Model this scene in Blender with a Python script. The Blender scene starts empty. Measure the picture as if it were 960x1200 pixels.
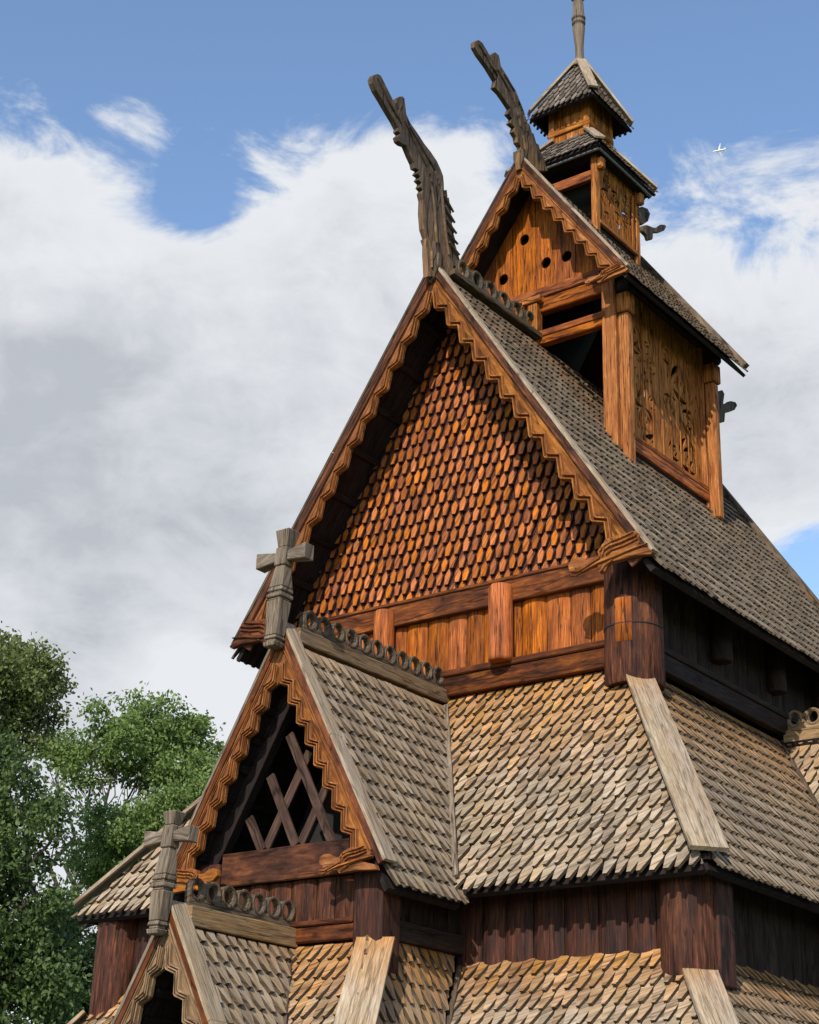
import bpy, math, random
import numpy as np
from mathutils import Vector, Matrix
from mathutils.geometry import tessellate_polygon
random.seed(7)
R = math.radians
scene = bpy.context.scene
COL = scene.collection
V3 = lambda *a: Vector(a)

# ------------------------------------------------------------------ mesh builder
class MB:
    def __init__(s):
        s.v = []; s.f = []; s.uv = []; s.var = []; s.prot = []; s.sm = []; s.mi = []
    def add(s, pts, faces, grain=None, var=None, prot=0.0, smooth=False, uvs=None, mi=None):
        """append a piece; grain gives the wood grain direction for the UVs"""
        b = len(s.v)
        if var is None: var = random.random()
        ru = random.uniform(0, 50); rv = random.uniform(0, 50)
        if uvs is None:
            g = (grain or V3(0, 0, 1)).normalized()
            h = g.cross(V3(0.31, 0.77, 0.56)).normalized(); n = g.cross(h)
            uvs = [(p.dot(g), p.dot(h) + 0.83 * p.dot(n)) for p in pts]
        for i, p in enumerate(pts):
            s.v.append((p[0], p[1], p[2])); s.uv.append((uvs[i][0] + ru, uvs[i][1] + rv))
            s.var.append(var); s.prot.append(prot if not callable(prot) else prot(p))
        for k, f in enumerate(faces):
            s.f.append([b + i for i in f]); s.sm.append(smooth); s.mi.append(mi[k] if mi else 0)
    def prism(s, pts, off, grain=None, var=None, prot=0.0, cap2=True, side=0):
        n = len(pts); offs = off if isinstance(off, list) else [off] * n
        P = list(pts) + [p + o for p, o in zip(pts, offs)]
        F = [list(range(n))]
        if cap2: F.append(list(range(2 * n - 1, n - 1, -1)))
        for i in range(n):
            j = (i + 1) % n
            F.append([i, n + i, n + j, j])
        s.add(P, F, grain, var, prot, mi=[0] * (len(F) - n) + [side] * n if side else None)
    def box(s, c, ax, ay, az, grain=None, var=None, prot=0.0):
        pts = [c - ax - ay - az, c + ax - ay - az, c + ax + ay - az, c - ax + ay - az]
        if grain is None: grain = max((ax, ay, az), key=lambda a: a.length)
        s.prism(pts, az * 2, grain, var, prot)
    def bx(s, x0, x1, y0, y1, z0, z1, grain=None, var=None, prot=0.0):
        s.box(V3((x0+x1)/2, (y0+y1)/2, (z0+z1)/2), V3((x1-x0)/2,0,0), V3(0,(y1-y0)/2,0), V3(0,0,(z1-z0)/2), grain, var, prot)
    def beam(s, p0, p1, w, h, up=V3(0, 0, 1), var=None, prot=0.0, shift=0.0):
        g = (p1 - p0); sd = g.cross(up).normalized(); u = sd.cross(g).normalized()
        c = (p0 + p1) / 2 + u * shift
        s.box(c, g / 2, sd * (w / 2), u * (h / 2), g, var, prot)
    def lathe(s, p0, p1, prof, n=20, a0=0.0, a1=2*math.pi, var=None, smooth=True, caps=True, sq=None, prot=0.0):
        """prof: list of (t, r) along the axis; n sides"""
        g = (p1 - p0).normalized(); L = (p1 - p0).length
        e1 = g.cross(V3(0.02, 1, 0.01)).normalized(); e2 = g.cross(e1)
        full = abs(a1 - a0 - 2 * math.pi) < 1e-6
        m = n if full else n + 1
        pts = []; uvs = []
        for t, r in prof:
            for k in range(m):
                a = a0 + (a1 - a0) * k / n
                pts.append(p0 + g * (t * L) + (e1 * math.cos(a) + e2 * math.sin(a)) * r)
                uvs.append((t * L, a * 0.35))
        F = []
        for i in range(len(prof) - 1):
            for k in range(n):
                k2 = (k + 1) % m
                F.append([i*m + k, i*m + k2, (i+1)*m + k2, (i+1)*m + k])
        s.add(pts, F, var=var, smooth=smooth, uvs=uvs, prot=prot)
        if caps:
            for i in (0, len(prof) - 1):
                if prof[i][1] > 1e-3:
                    s.add([pts[i*m + k] for k in range(m)], [list(range(m))], V3(1, 0, 0), var=var, prot=prot)
    def plate(s, outline, holes, O, ex, ey, th, grain=None, var=None, prot=0.0):
        """flat carved board: 2D outline with holes, thickness th behind its face"""
        n = ex.cross(ey).normalized()
        loops = [outline] + list(holes)
        tri = tessellate_polygon([[Vector((x, y, 0)) for x, y in l] for l in loops])
        flat = [p for l in loops for p in l]
        A = [O + ex * x + ey * y for x, y in flat]; B = [p - n * th for p in A]
        N = len(flat)
        F = [list(t) for t in tri] + [[N + t[2], N + t[1], N + t[0]] for t in tri]
        b = 0
        for l in loops:
            k = len(l)
            for i in range(k):
                j = (i + 1) % k
                F.append([b + i, N + b + i, N + b + j, b + j])
            b += k
        s.add(A + B, F, grain or ey, var, prot)
    def ribbon(s, line, w, O, ex, ey, h, closed=False, var=None, prot=0.0, taper=False):
        """raised carved rib following a 2D polyline on a board face"""
        n = ex.cross(ey).normalized(); K = len(line)
        def pt(i): return Vector(line[i % K] if closed else line[max(0, min(K-1, i))])
        top = []; bot = []
        for i in range(K):
            a, b, c = pt(i-1), pt(i), pt(i+1)
            d1 = (b - a); d2 = (c - b)
            if d1.length < 1e-6: d1 = d2
            if d2.length < 1e-6: d2 = d1
            d1 = d1.normalized(); d2 = d2.normalized()
            m = Vector((-(d1.y + d2.y), d1.x + d2.x))
            m = m.normalized() if m.length > 1e-4 else Vector((-d1.y, d1.x))
            cs = max(0.45, m.dot(Vector((-d1.y, d1.x))))
            ww = w / 2 / cs
            if taper: ww *= max(0.15, math.sin(math.pi * (i + .5) / K))
            l, r = b + m * ww, b - m * ww
            li, ri = b + m * ww * .55, b - m * ww * .55
            q = lambda p: O + ex * p.x + ey * p.y
            bot.append((q(l), q(r))); top.append((q(li) + n*h, q(ri) + n*h))
        P = []; 
        for (l, r), (tl, tr) in zip(bot, top): P += [l, tl, tr, r]
        F = []
        for i in range(K if closed else K-1):
            j = (i + 1) % K
            for k in range(3): F.append([4*i+k, 4*j+k, 4*j+k+1, 4*i+k+1])
        if not closed:
            F.append([0, 1, 2, 3]); F.append([4*(K-1)+3, 4*(K-1)+2, 4*(K-1)+1, 4*(K-1)])
        d = ex * (line[1][0]-line[0][0]) + ey * (line[1][1]-line[0][1])
        s.add(P, F, d if d.length > 1e-6 else ey, var, prot)
    def build(s, name, mat, parent=None, bevel=0.0):
        me = bpy.data.meshes.new(name)
        nv = len(s.v); nf = len(s.f)
        me.vertices.add(nv); me.vertices.foreach_set('co', np.array(s.v, np.float32).ravel())
        lens = np.array([len(f) for f in s.f], np.int32)
        idx = np.array([i for f in s.f for i in f], np.int32)
        me.loops.add(len(idx)); me.loops.foreach_set('vertex_index', idx)
        me.polygons.add(nf)
        me.polygons.foreach_set('loop_start', np.concatenate([[0], np.cumsum(lens)[:-1]]).astype(np.int32))
        me.polygons.foreach_set('use_smooth', np.array(s.sm, bool))
        me.update(calc_edges=True)
        uv = me.uv_layers.new(name='UVMap')
        uv.data.foreach_set('uv', np.array(s.uv, np.float32)[idx].ravel())
        a = me.attributes.new('var', 'FLOAT', 'POINT'); a.data.foreach_set('value', np.array(s.var, np.float32))
        a = me.attributes.new('prot', 'FLOAT', 'POINT'); a.data.foreach_set('value', np.array(s.prot, np.float32))
        me.validate()
        for m_ in (mat if isinstance(mat, (list, tuple)) else [mat]): me.materials.append(m_)
        if any(s.mi): me.polygons.foreach_set('material_index', np.array(s.mi, np.int32))
        o = bpy.data.objects.new(name, me); COL.objects.link(o)
        if parent is not None: o.parent = parent
        if bevel:
            m = o.modifiers.new('bevel', 'BEVEL'); m.width = bevel; m.segments = 1; m.limit_method = 'ANGLE'
            m.angle_limit = R(40); m.use_clamp_overlap = True
        return o

def thing(name, label, cat, loc=(0, 0, 0), group=None):
    o = bpy.data.objects.new(name, None); COL.objects.link(o); o.location = loc; o.empty_display_size = .3
    o['label'] = label; o['category'] = cat
    if group: o['group'] = group
    return o

# ------------------------------------------------------------------ materials
def newmat(name):
    m = bpy.data.materials.new(name); m.use_nodes = True
    nt = m.node_tree; nt.nodes.clear(); return m, nt, nt.nodes, nt.links

def ramp(N, stops, interp='LINEAR'):
    r = N.new('ShaderNodeValToRGB'); r.color_ramp.interpolation = interp
    e = r.color_ramp.elements
    while len(e) < len(stops): e.new(0.5)
    for i, (p, c) in enumerate(stops):
        e[i].position = p; e[i].color = (*c, 1) if len(c) == 3 else c
    return r

def wood(name, dark, mid, light, prot=None, rough=0.75, grain=26.0, bump=0.35, tone=0.5, knots=True, blotch=None, crack=0.45, spec=0.12, hue=.003, bl_amt=0.55, zone=None):
    m, nt, N, L = newmat(name)
    uv = N.new('ShaderNodeUVMap'); uv.uv_map = 'UVMap'
    def mapped(sx, sy):
        mp = N.new('ShaderNodeMapping'); mp.inputs['Scale'].default_value = (sx, sy, 1); L.new(uv.outputs[0], mp.inputs[0]); return mp
    def noise(src, sc, det=5, ro=.6, dist=0):
        n = N.new('ShaderNodeTexNoise'); n.inputs['Scale'].default_value = sc; n.inputs['Detail'].default_value = det
        n.inputs['Roughness'].default_value = ro; n.inputs['Distortion'].default_value = dist; L.new(src.outputs[0], n.inputs[0]); return n
    g = noise(mapped(1.3, grain), 1.6, 6, .65, .35)
    c = ramp(N, [(.28, dark), (.5, mid), (.74, light)]); L.new(g.outputs[0], c.inputs[0])
    col = c.outputs[0]
    # broad weather stains that run along the grain
    b = noise(mapped(1.1, 3.2), 1.3, 4, .6)
    br = ramp(N, [(.36, blotch or tuple(x * .42 for x in mid)), (.62, (1, 1, 1))]) if False else None
    bf = N.new('ShaderNodeMapRange'); bf.inputs[1].default_value = .42; bf.inputs[2].default_value = .68; L.new(b.outputs[0], bf.inputs[0])
    mx = N.new('ShaderNodeMixRGB'); mx.inputs[2].default_value = (*(blotch or tuple(x * .45 for x in mid)), 1)
    mm = N.new('ShaderNodeMath'); mm.operation = 'MULTIPLY'; mm.inputs[1].default_value = bl_amt; L.new(bf.outputs[0], mm.inputs[0])
    L.new(mm.outputs[0], mx.inputs[0]); L.new(col, mx.inputs[1]); col = mx.outputs[0]
    if prot:
        at = N.new('ShaderNodeAttribute'); at.attribute_name = 'prot'
        pn = noise(mapped(2.0, 6.0), 1.5, 3)
        ad = N.new('ShaderNodeMath'); ad.operation = 'ADD'; L.new(at.outputs['Fac'], ad.inputs[0])
        sb = N.new('ShaderNodeMath'); sb.operation = 'MULTIPLY_ADD'; sb.inputs[1].default_value = .7; sb.inputs[2].default_value = -.35
        L.new(pn.outputs[0], sb.inputs[0]); L.new(sb.outputs[0], ad.inputs[1]); ad.use_clamp = True
        pc = N.new('ShaderNodeMixRGB'); pc.blend_type = 'MULTIPLY'; pc.inputs[0].default_value = 1
        g2 = ramp(N, [(.3, (.6, .52, .45)), (.7, (1.2, 1.2, 1.2))]); L.new(g.outputs[0], g2.inputs[0])
        L.new(g2.outputs[0], pc.inputs[1]); pc.inputs[2].default_value = (*prot, 1)
        mp2 = N.new('ShaderNodeMixRGB'); L.new(ad.outputs[0], mp2.inputs[0]); L.new(col, mp2.inputs[1]); L.new(pc.outputs[0], mp2.inputs[2]); col = mp2.outputs[0]
    # thin drying cracks
    k = noise(mapped(.45, grain * .42), 1.0, 3, .55)
    kd = N.new('ShaderNodeMath'); kd.operation = 'SUBTRACT'; kd.inputs[1].default_value = .5; L.new(k.outputs[0], kd.inputs[0])
    ka = N.new('ShaderNodeMath'); ka.operation = 'ABSOLUTE'; L.new(kd.outputs[0], ka.inputs[0])
    kr = N.new('ShaderNodeMapRange'); kr.inputs[1].default_value = .004; kr.inputs[2].default_value = .022; kr.inputs[3].default_value = 1 - crack * 1.3; kr.inputs[4].default_value = 1
    L.new(ka.outputs[0], kr.inputs[0])
    fg = noise(mapped(5.0, grain * 4.5), 1.0, 3, .7)
    fr_ = ramp(N, [(.32, (.66, .62, .58)), (.66, (1.18, 1.18, 1.18))]); L.new(fg.outputs[0], fr_.inputs[0])
    fm = N.new('ShaderNodeMixRGB'); fm.blend_type = 'MULTIPLY'; fm.inputs[0].default_value = 1; L.new(col, fm.inputs[1]); L.new(fr_.outputs[0], fm.inputs[2]); col = fm.outputs[0]
    if zone:
        tcz = N.new('ShaderNodeTexCoord'); mz = N.new('ShaderNodeMapping'); mz.inputs['Scale'].default_value = (1.5, 1.5, .55); L.new(tcz.outputs['Object'], mz.inputs[0])
        zn = N.new('ShaderNodeTexNoise'); zn.inputs['Scale'].default_value = 1.0; zn.inputs['Detail'].default_value = 6; zn.inputs['Roughness'].default_value = .62; L.new(mz.outputs[0], zn.inputs[0])
        zr = N.new('ShaderNodeMapRange'); zr.inputs[1].default_value = .46; zr.inputs[2].default_value = .66; zr.inputs[4].default_value = .75; L.new(zn.outputs[0], zr.inputs[0])
        zm = N.new('ShaderNodeMixRGB'); zm.blend_type = 'MULTIPLY'; zm.inputs[2].default_value = (*zone, 1); L.new(zr.outputs[0], zm.inputs[0]); L.new(col, zm.inputs[1]); col = zm.outputs[0]
    km = N.new('ShaderNodeMixRGB'); km.blend_type = 'MULTIPLY'; km.inputs[0].default_value = 1; L.new(col, km.inputs[1]); L.new(kr.outputs[0], km.inputs[2]); col = km.outputs[0]
    if knots:
        vo = N.new('ShaderNodeTexVoronoi'); vo.inputs['Scale'].default_value = 1.0; L.new(mapped(1.5, 4.5).outputs[0], vo.inputs[0])
        vr = N.new('ShaderNodeMapRange'); vr.inputs[1].default_value = .03; vr.inputs[2].default_value = .09; vr.inputs[3].default_value = .35; vr.inputs[4].default_value = 1
        L.new(vo.outputs['Distance'], vr.inputs[0])
        vm = N.new('ShaderNodeMixRGB'); vm.blend_type = 'MULTIPLY'; vm.inputs[0].default_value = .8; L.new(col, vm.inputs[1]); L.new(vr.outputs[0], vm.inputs[2]); col = vm.outputs[0]
    # piece-to-piece tone
    va = N.new('ShaderNodeAttribute'); va.attribute_name = 'var'
    hs = N.new('ShaderNodeHueSaturation')
    vv = N.new('ShaderNodeMapRange'); vv.inputs[3].default_value = 1 - tone / 2; vv.inputs[4].default_value = 1 + tone / 2; L.new(va.outputs['Fac'], vv.inputs[0]); L.new(vv.outputs[0], hs.inputs['Value'])
    w = N.new('ShaderNodeMath'); w.operation = 'MULTIPLY'; w.inputs[1].default_value = 7.31; L.new(va.outputs['Fac'], w.inputs[0])
    fr = N.new('ShaderNodeMath'); fr.operation = 'FRACT'; L.new(w.outputs[0], fr.inputs[0])
    hv = N.new('ShaderNodeMapRange'); hv.inputs[3].default_value = .5 - hue; hv.inputs[4].default_value = .5 + hue; L.new(fr.outputs[0], hv.inputs[0]); L.new(hv.outputs[0], hs.inputs['Hue'])
    sv = N.new('ShaderNodeMapRange'); sv.inputs[3].default_value = .96; sv.inputs[4].default_value = 1.05; L.new(fr.outputs[0], sv.inputs[0]); L.new(sv.outputs[0], hs.inputs['Saturation'])
    L.new(col, hs.inputs['Color']); col = hs.outputs[0]
    p = N.new('ShaderNodeBsdfPrincipled'); L.new(col, p.inputs['Base Color']); p.inputs['Roughness'].default_value = rough
    p.inputs['Specular IOR Level'].default_value = spec
    bp = N.new('ShaderNodeBump'); bp.inputs['Strength'].default_value = bump; bp.inputs['Distance'].default_value = .02
    bs = N.new('ShaderNodeMath'); bs.operation = 'ADD'; L.new(g.outputs[0], bs.inputs[0]); L.new(kr.outputs[0], bs.inputs[1])
    L.new(bs.outputs[0], bp.inputs['Height']); L.new(bp.outputs[0], p.inputs['Normal'])
    o = N.new('ShaderNodeOutputMaterial'); L.new(p.outputs[0], o.inputs[0])
    return m

M = {}
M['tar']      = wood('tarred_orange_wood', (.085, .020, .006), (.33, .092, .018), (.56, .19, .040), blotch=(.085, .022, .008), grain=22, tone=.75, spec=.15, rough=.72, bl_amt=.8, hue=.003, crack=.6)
M['tar_beam'] = wood('tarred_brown_beam', (0.040, 0.0142, 0.0080), (0.125, 0.0380, 0.0140), (0.300, 0.0997, 0.0260), blotch=(.035, .014, .009), grain=20, tone=.35, spec=.12, rough=.75, bl_amt=.85, hue=.003)
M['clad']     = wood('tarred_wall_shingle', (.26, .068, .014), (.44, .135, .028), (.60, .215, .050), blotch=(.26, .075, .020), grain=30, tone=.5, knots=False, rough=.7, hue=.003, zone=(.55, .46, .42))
M['clad_shade'] = wood('shade_toned_shingle', (.030, .014, .012), (.075, .030, .022), (.13, .052, .032), grain=18, tone=.3, knots=False, hue=.003)  # shade of the gaps between wall shingles, put into the colour
M['shingle_end'] = wood('dark_shingle_edge', (.050, .036, .024), (.105, .078, .052), (.18, .14, .10), grain=18, tone=.3, knots=False, hue=.003)  # side faces of the roof shingles, darker than their tops
M['barge']    = wood('carved_bargeboard_wood', (.10, .034, .011), (.28, .103, .027), (.47, .21, .065), blotch=(.10, .032, .014), grain=20, tone=.3, knots=False, hue=.003, bl_amt=.75)
M['turret']   = wood('golden_tarred_wood', (.12, .036, .009), (.36, .130, .027), (.60, .270, .066), blotch=(.17, .050, .012), grain=24, tone=.45, bl_amt=.7, crack=.6)
M['post']     = wood('dark_red_tarred_log', (.024, .010, .008), (.088, .033, .018), (.23, .082, .034), blotch=(.024, .013, .011), grain=16, tone=.2, spec=.12, rough=.75, bl_amt=.8)
M['porch_wood'] = wood('tarred_porch_wood_shaded', (.016, .009, .008), (.055, .020, .013), (.14, .045, .020), blotch=(.018, .011, .010), grain=18, tone=.3, spec=.2, bl_amt=.8)  # darker copy of the post wood; eave shade is put into its colour
M['black']    = wood('black_tarred_wood', (.012, .009, .009), (.022, .016, .015), (.040, .028, .024), grain=18, tone=.3, knots=False, rough=.8)
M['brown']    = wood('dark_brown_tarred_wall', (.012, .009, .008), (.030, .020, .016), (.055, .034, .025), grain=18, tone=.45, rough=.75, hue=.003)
M['grey']     = wood('weathered_grey_board', (.19, .145, .100), (.335, .270, .195), (.46, .385, .295), blotch=(.25, .175, .105), prot=(.38, .20, .08), grain=26, tone=.18, crack=.32, bl_amt=.7)
M['shingle']  = wood('weathered_roof_shingle', (.19, .145, .098), (.325, .262, .190), (.47, .395, .305), blotch=(.33, .225, .120), prot=(.43, .225, .078), grain=34, tone=.40, knots=False, crack=.4, bump=.4, bl_amt=.5, hue=.003, zone=(.62, .62, .66))
M['shingle_old'] = wood('dull_brown_roof_shingle', (.13, .100, .074), (.26, .212, .160), (.44, .375, .295), blotch=(.17, .118, .072), prot=(.33, .15, .050), grain=34, tone=.75, knots=False, crack=.4, bump=.4, bl_amt=.5, hue=.003, zone=(.58, .55, .52))
M['shingle_dark'] = wood('dark_grey_roof_shingle', (.060, .050, .042), (.15, .125, .100), (.29, .25, .205), grain=30, tone=.8, knots=False, crack=.4)
M['old']      = wood('old_grey_brown_carving', (.035, .025, .018), (.095, .068, .047), (.20, .15, .10), blotch=(.045, .035, .030), prot=(.27, .155, .072), grain=18, tone=.25, crack=.6, bl_amt=.6, hue=.003)
M['crest']    = wood('dark_grey_crest_wood', (.040, .030, .024), (.100, .078, .058), (.20, .158, .110), blotch=(.16, .095, .04), grain=18, tone=.35, crack=.5)
M['cross']    = wood('weathered_cross_wood', (.085, .064, .046), (.19, .148, .108), (.32, .26, .195), blotch=(.095, .078, .066), prot=(.36, .215, .085), grain=22, tone=.25, crack=.45, bl_amt=.6)
M['portal'] = wood('weathered_brown_bargeboard', (.10, .060, .030), (.24, .155, .085), (.40, .28, .17), blotch=(.14, .07, .03), grain=20, tone=.25, crack=.5, knots=False)
M['lattice'] = wood('dark_brown_lattice', (.030, .017, .013), (.072, .042, .031), (.125, .075, .054), grain=18, tone=.3, knots=False)
def plain(name, col, rough=.6, metal=0.0):
    m, nt, N, L = newmat(name)
    p = N.new('ShaderNodeBsdfPrincipled'); p.inputs['Roughness'].default_value = rough; p.inputs['Metallic'].default_value = metal
    t = N.new('ShaderNodeTexCoord'); n = N.new('ShaderNodeTexNoise'); n.inputs['Scale'].default_value = 6; n.inputs['Detail'].default_value = 5
    L.new(t.outputs['Object'], n.inputs[0])
    r = ramp(N, [(.3, tuple(c * .75 for c in col)), (.7, tuple(min(1, c * 1.2) for c in col))]); L.new(n.outputs[0], r.inputs[0]); L.new(r.outputs[0], p.inputs['Base Color'])
    o = N.new('ShaderNodeOutputMaterial'); L.new(p.outputs[0], o.inputs[0]); return m
M['lead'] = plain('grey_metal_gutter', (.16, .17, .18), .45, .5)
M['white_paint'] = plain('white_aircraft_paint', (.85, .86, .88), .4)
M['stone'] = plain('granite_foundation', (.22, .21, .20), .9)
M['hole'] = plain('unlit_black_wood', (.012, .010, .009), .9)  # near-black colour stands in for the dark of unlit interiors

# ------------------------------------------------------------------ shingles
def clip(poly, region):
    """Sutherland-Hodgman; region convex, counter-clockwise"""
    out = poly
    for i in range(len(region)):
        a = region[i]; b = region[(i+1) % len(region)]
        ex, ey = b[0]-a[0], b[1]-a[1]
        side = lambda p: ex*(p[1]-a[1]) - ey*(p[0]-a[0])
        inp = out; out = []
        if not inp: return []
        for k in range(len(inp)):
            p, q = inp[k-1], inp[k]; sp, sq = side(p), side(q)
            if sq >= 0:
                if sp < 0:
                    t = sp/(sp-sq); out.append((p[0]+(q[0]-p[0])*t, p[1]+(q[1]-p[1])*t))
                out.append(q)
            elif sp >= 0:
                t = sp/(sp-sq); out.append((p[0]+(q[0]-p[0])*t, p[1]+(q[1]-p[1])*t))
    return out
def ccw(poly):
    a = sum(poly[i-1][0]*poly[i][1] - poly[i][0]*poly[i-1][1] for i in range(len(poly)))
    return poly if a > 0 else poly[::-1]

def shingles(mb, O, U, V, N, region, sp=.165, ex=.27, t=.034, tipw=.34, shoulder=.85, prot=None, first=None, gap=.006, over=.05, ch=0.0):
    """overlapping pointed wood shingles on the plane O + u U + v V (v runs down the slope, N outward)"""
    region = ccw([tuple(p) for p in region])
    us = [p[0] for p in region]; vs = [p[1] for p in region]
    v1 = max(vs) + over; vmin = min(vs)
    # eave row may hang over: stretch the region down a little at the eave edge
    reg = [(p[0], p[1] + (over if abs(p[1] - max(vs)) < 1e-4 else 0)) for p in region]
    B = t / ex * 1.04; A = 3.15 * t
    row = 0; vt = v1
    while vt > vmin + ex * .45:
        u = min(us) - sp + (row % 2) * sp / 2
        while u < max(us) + sp:
            jit = random.uniform(-.016, .014) - (random.random() < .015) * .03; w = sp - gap - random.uniform(0, .016)
            uc = u + random.uniform(-.005, .005); rot = random.gauss(0, .018); lift = random.uniform(-.15, .22) * t
            tw = w * tipw * random.uniform(.85, 1.2); sh = ex * shoulder * random.uniform(.92, 1.08)
            tp = vt + jit; up = tp - 2.3 * ex
            pts = [(-w/2, up), (w/2, up), (w/2, tp - sh), (tw/2, tp), (-tw/2, tp), (-w/2, tp - sh)]
            pts = [(uc + x + rot * (y - up), y) for x, y in pts]
            pts = clip(ccw(pts), reg)
            if len(pts) >= 3:
                def h(y): return A + B * (y - tp) + lift * (1 + (y - tp) / ex * .4)
                P = [O + U * x + V * y + N * h(y) for x, y in pts]
                pr = 0 if prot is None else prot(uc, vt)
                if ch:      # gap shade painted on the body; a lozenge keeps the bright wood colour
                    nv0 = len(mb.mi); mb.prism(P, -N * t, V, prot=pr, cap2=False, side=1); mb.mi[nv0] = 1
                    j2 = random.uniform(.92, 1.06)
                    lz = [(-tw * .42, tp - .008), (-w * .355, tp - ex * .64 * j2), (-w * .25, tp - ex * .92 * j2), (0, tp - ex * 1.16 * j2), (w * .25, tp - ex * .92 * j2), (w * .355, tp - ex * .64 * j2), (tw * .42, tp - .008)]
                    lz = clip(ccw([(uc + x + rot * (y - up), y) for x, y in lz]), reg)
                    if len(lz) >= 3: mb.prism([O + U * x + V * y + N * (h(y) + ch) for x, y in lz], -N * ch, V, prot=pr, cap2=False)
                else: mb.prism(P, -N * t, V, prot=pr, cap2=False, side=1)
            u += sp
        vt -= ex; row += 1

def deck(mb, O, U, V, N, region, th=.07, top=.0):
    mb.prism([O + U * u + V * v + N * top for u, v in ccw(list(region))], -N * th, V)
# ------------------------------------------------------------------ the church
church = thing('stave_church', 'tall tarred wooden stave church with stacked shingled roofs and a belfry on its ridge', 'church', (0, 0, 0))
X, Y, Z = V3(1,0,0), V3(0,1,0), V3(0,0,1)

def slope(run, drop):
    l = math.hypot(run, drop); return run / l, drop / l, l

def vplank(mb, a, b, z0, z1, out, bulge=.03, th=.06, ztop=None):
    """upright wall plank between ground points a, b (2D) with a gently rounded face towards out"""
    a = V3(*a, 0); b = V3(*b, 0); o = V3(*out, 0); n = 6
    prof = [a.lerp(b, k / n) + o * (bulge * math.sin(math.pi * k / n) ** .6 if 0 < k < n else 0) for k in range(n + 1)]
    base = prof + [b - o * th, a - o * th]
    base = [p + Z * z0 for p in base]
    mb.prism(base, Z * (z1 - z0), Z, var=random.random())

def plank_wall(a, b, z0, z1, out, w=.4, bulge=.03, mb=None, skip=0):
    mb = mb or MB(); L = math.hypot(b[0]-a[0], b[1]-a[1]); n = max(1, round(L / w)); ts = [0]
    for k in range(n): ts.append(ts[-1] + random.uniform(.8, 1.2))
    ts = [t / ts[-1] for t in ts]
    for k in range(n):
        if random.random() < skip: continue
        g = .006 / L; p = (a[0]+(b[0]-a[0])*(ts[k]+g), a[1]+(b[1]-a[1])*(ts[k]+g)); q = (a[0]+(b[0]-a[0])*(ts[k+1]-g), a[1]+(b[1]-a[1])*(ts[k+1]-g))
        vplank(mb, p, q, z0, z1, out, bulge * random.uniform(.7, 1.3))
    # dark backing boards right behind the planks close the joints
    A, B = V3(*a, 0) - V3(*out, 0) * .09, V3(*b, 0) - V3(*out, 0) * .09
    mb.prism([A + Z * z0, B + Z * z0, B + Z * z1, A + Z * z1], -V3(*out, 0) * .04, Z, var=.1)
    return mb

def zigzag(L, per, d0, d1, s0=0.0):
    """lower outline of a stepped bargeboard in (along, across) coordinates"""
    pts = []; s = s0
    while s < L - per * .3:
        pts += [(s, d0), (s + per*.60, d1), (s + per*.68, d1 - .006)]
        s += per
    pts.append((s, d0)); return pts

def bargeboard(parent, apex, sgn, run, drop, th, per, d0, d1, mat, fascia=.09, y=0.0, ribs=3, cut=.0, name='bargeboard', toff=0.0, s1=None):
    """one carved rake board hanging below a gable verge: apex 3D, sgn +1 right, -1 left"""
    c, s_, L = slope(run, drop)
    ex = V3(sgn * c, 0, -s_); ey = V3(-sgn * s_, 0, -c)      # along the rake, and inwards-down
    O = V3(apex[0], y, apex[2]); L2 = (s1 or L)
    # mitre at the apex: the upper end of the board is cut plumb
    m = lambda d: d * s_ / c * 1.0
    low = zigzag(L2, per, d0, d1 if sgn > 0 else d1 - (d1 - d0) * .22, s0=m(d0) * 1.0 + .02)
    low = [p for p in low if p[0] < L2]
    top0 = fascia
    out = [(m(top0), top0), (L2, top0), (L2 - .02, d0 * .8)] + low[::-1]
    if low[0][0] > m(d0): out.append((m(d0), d0))
    mb = MB(); eyv, exv = ey, ex
    if sgn > 0: mb.plate(out, [], O, exv, eyv, th, ex) if ex.cross(ey).y < 0 else mb.plate(out, [], O - Y*0, exv, eyv, -th, ex)
    else: mb.plate(out, [], O, exv, eyv, th if ex.cross(ey).y < 0 else -th, ex)
    fl = ex.cross(ey).y < 0      # face normal towards -Y?
    ox, oy = (ex, ey)
    def rib(line, w, h, var=None):
        if fl: mb.ribbon(line, w, O, ox, oy, h, var=var)
        else:  mb.ribbon([(a, b) for a, b in line], w, O, ox, oy, -h, var=var)
    step = (d0 - fascia) * (.235 if ribs > 2 else .30)
    for k in range(ribs):
        off = .022 + k * step
        ln = [(s - off * .12, d - off) for s, d in low]
        ln = [(max(a, m(b) + .01), b) for a, b in ln]
        rib(ln, step * (.58 if ribs > 2 else .46), .05, var=.5 + .1 * k)
    for dd, w in ((fascia + .018, .022), (fascia + .052, .014)):
        rib([(m(dd) + .005, dd), (L2 - .01, dd)], w, .020, var=.3)
    return mb.build(name, mat, parent, bevel=.004)

def verge_boards(parent, apex, sgn, run, drop, y0, y1, mat_cap, ext=.03, w=.17, name='verge_board', h=.022):
    c, s_, L = slope(run, drop)
    ex = V3(sgn * c, 0, -s_); n = V3(sgn * s_, 0, c)
    O = V3(apex[0], 0, apex[2])
    mb = MB()
    a = O + ex * .0; b = O + ex * (L + ext)
    cy = (y0 + y0 + w) / 2
    k = 2 if L > 3 else 2
    for i in range(k):
        p, q = a.lerp(b, i / k), a.lerp(b, (i + 1) / k)
        mb.box((p + q) / 2 + Y * cy + n * (.000 + .004 * i), (q - p) / 2 * .998, Y * (w / 2), n * h, ex)
    cap = mb.build(name, mat_cap, parent, bevel=.004)
    return cap

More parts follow.
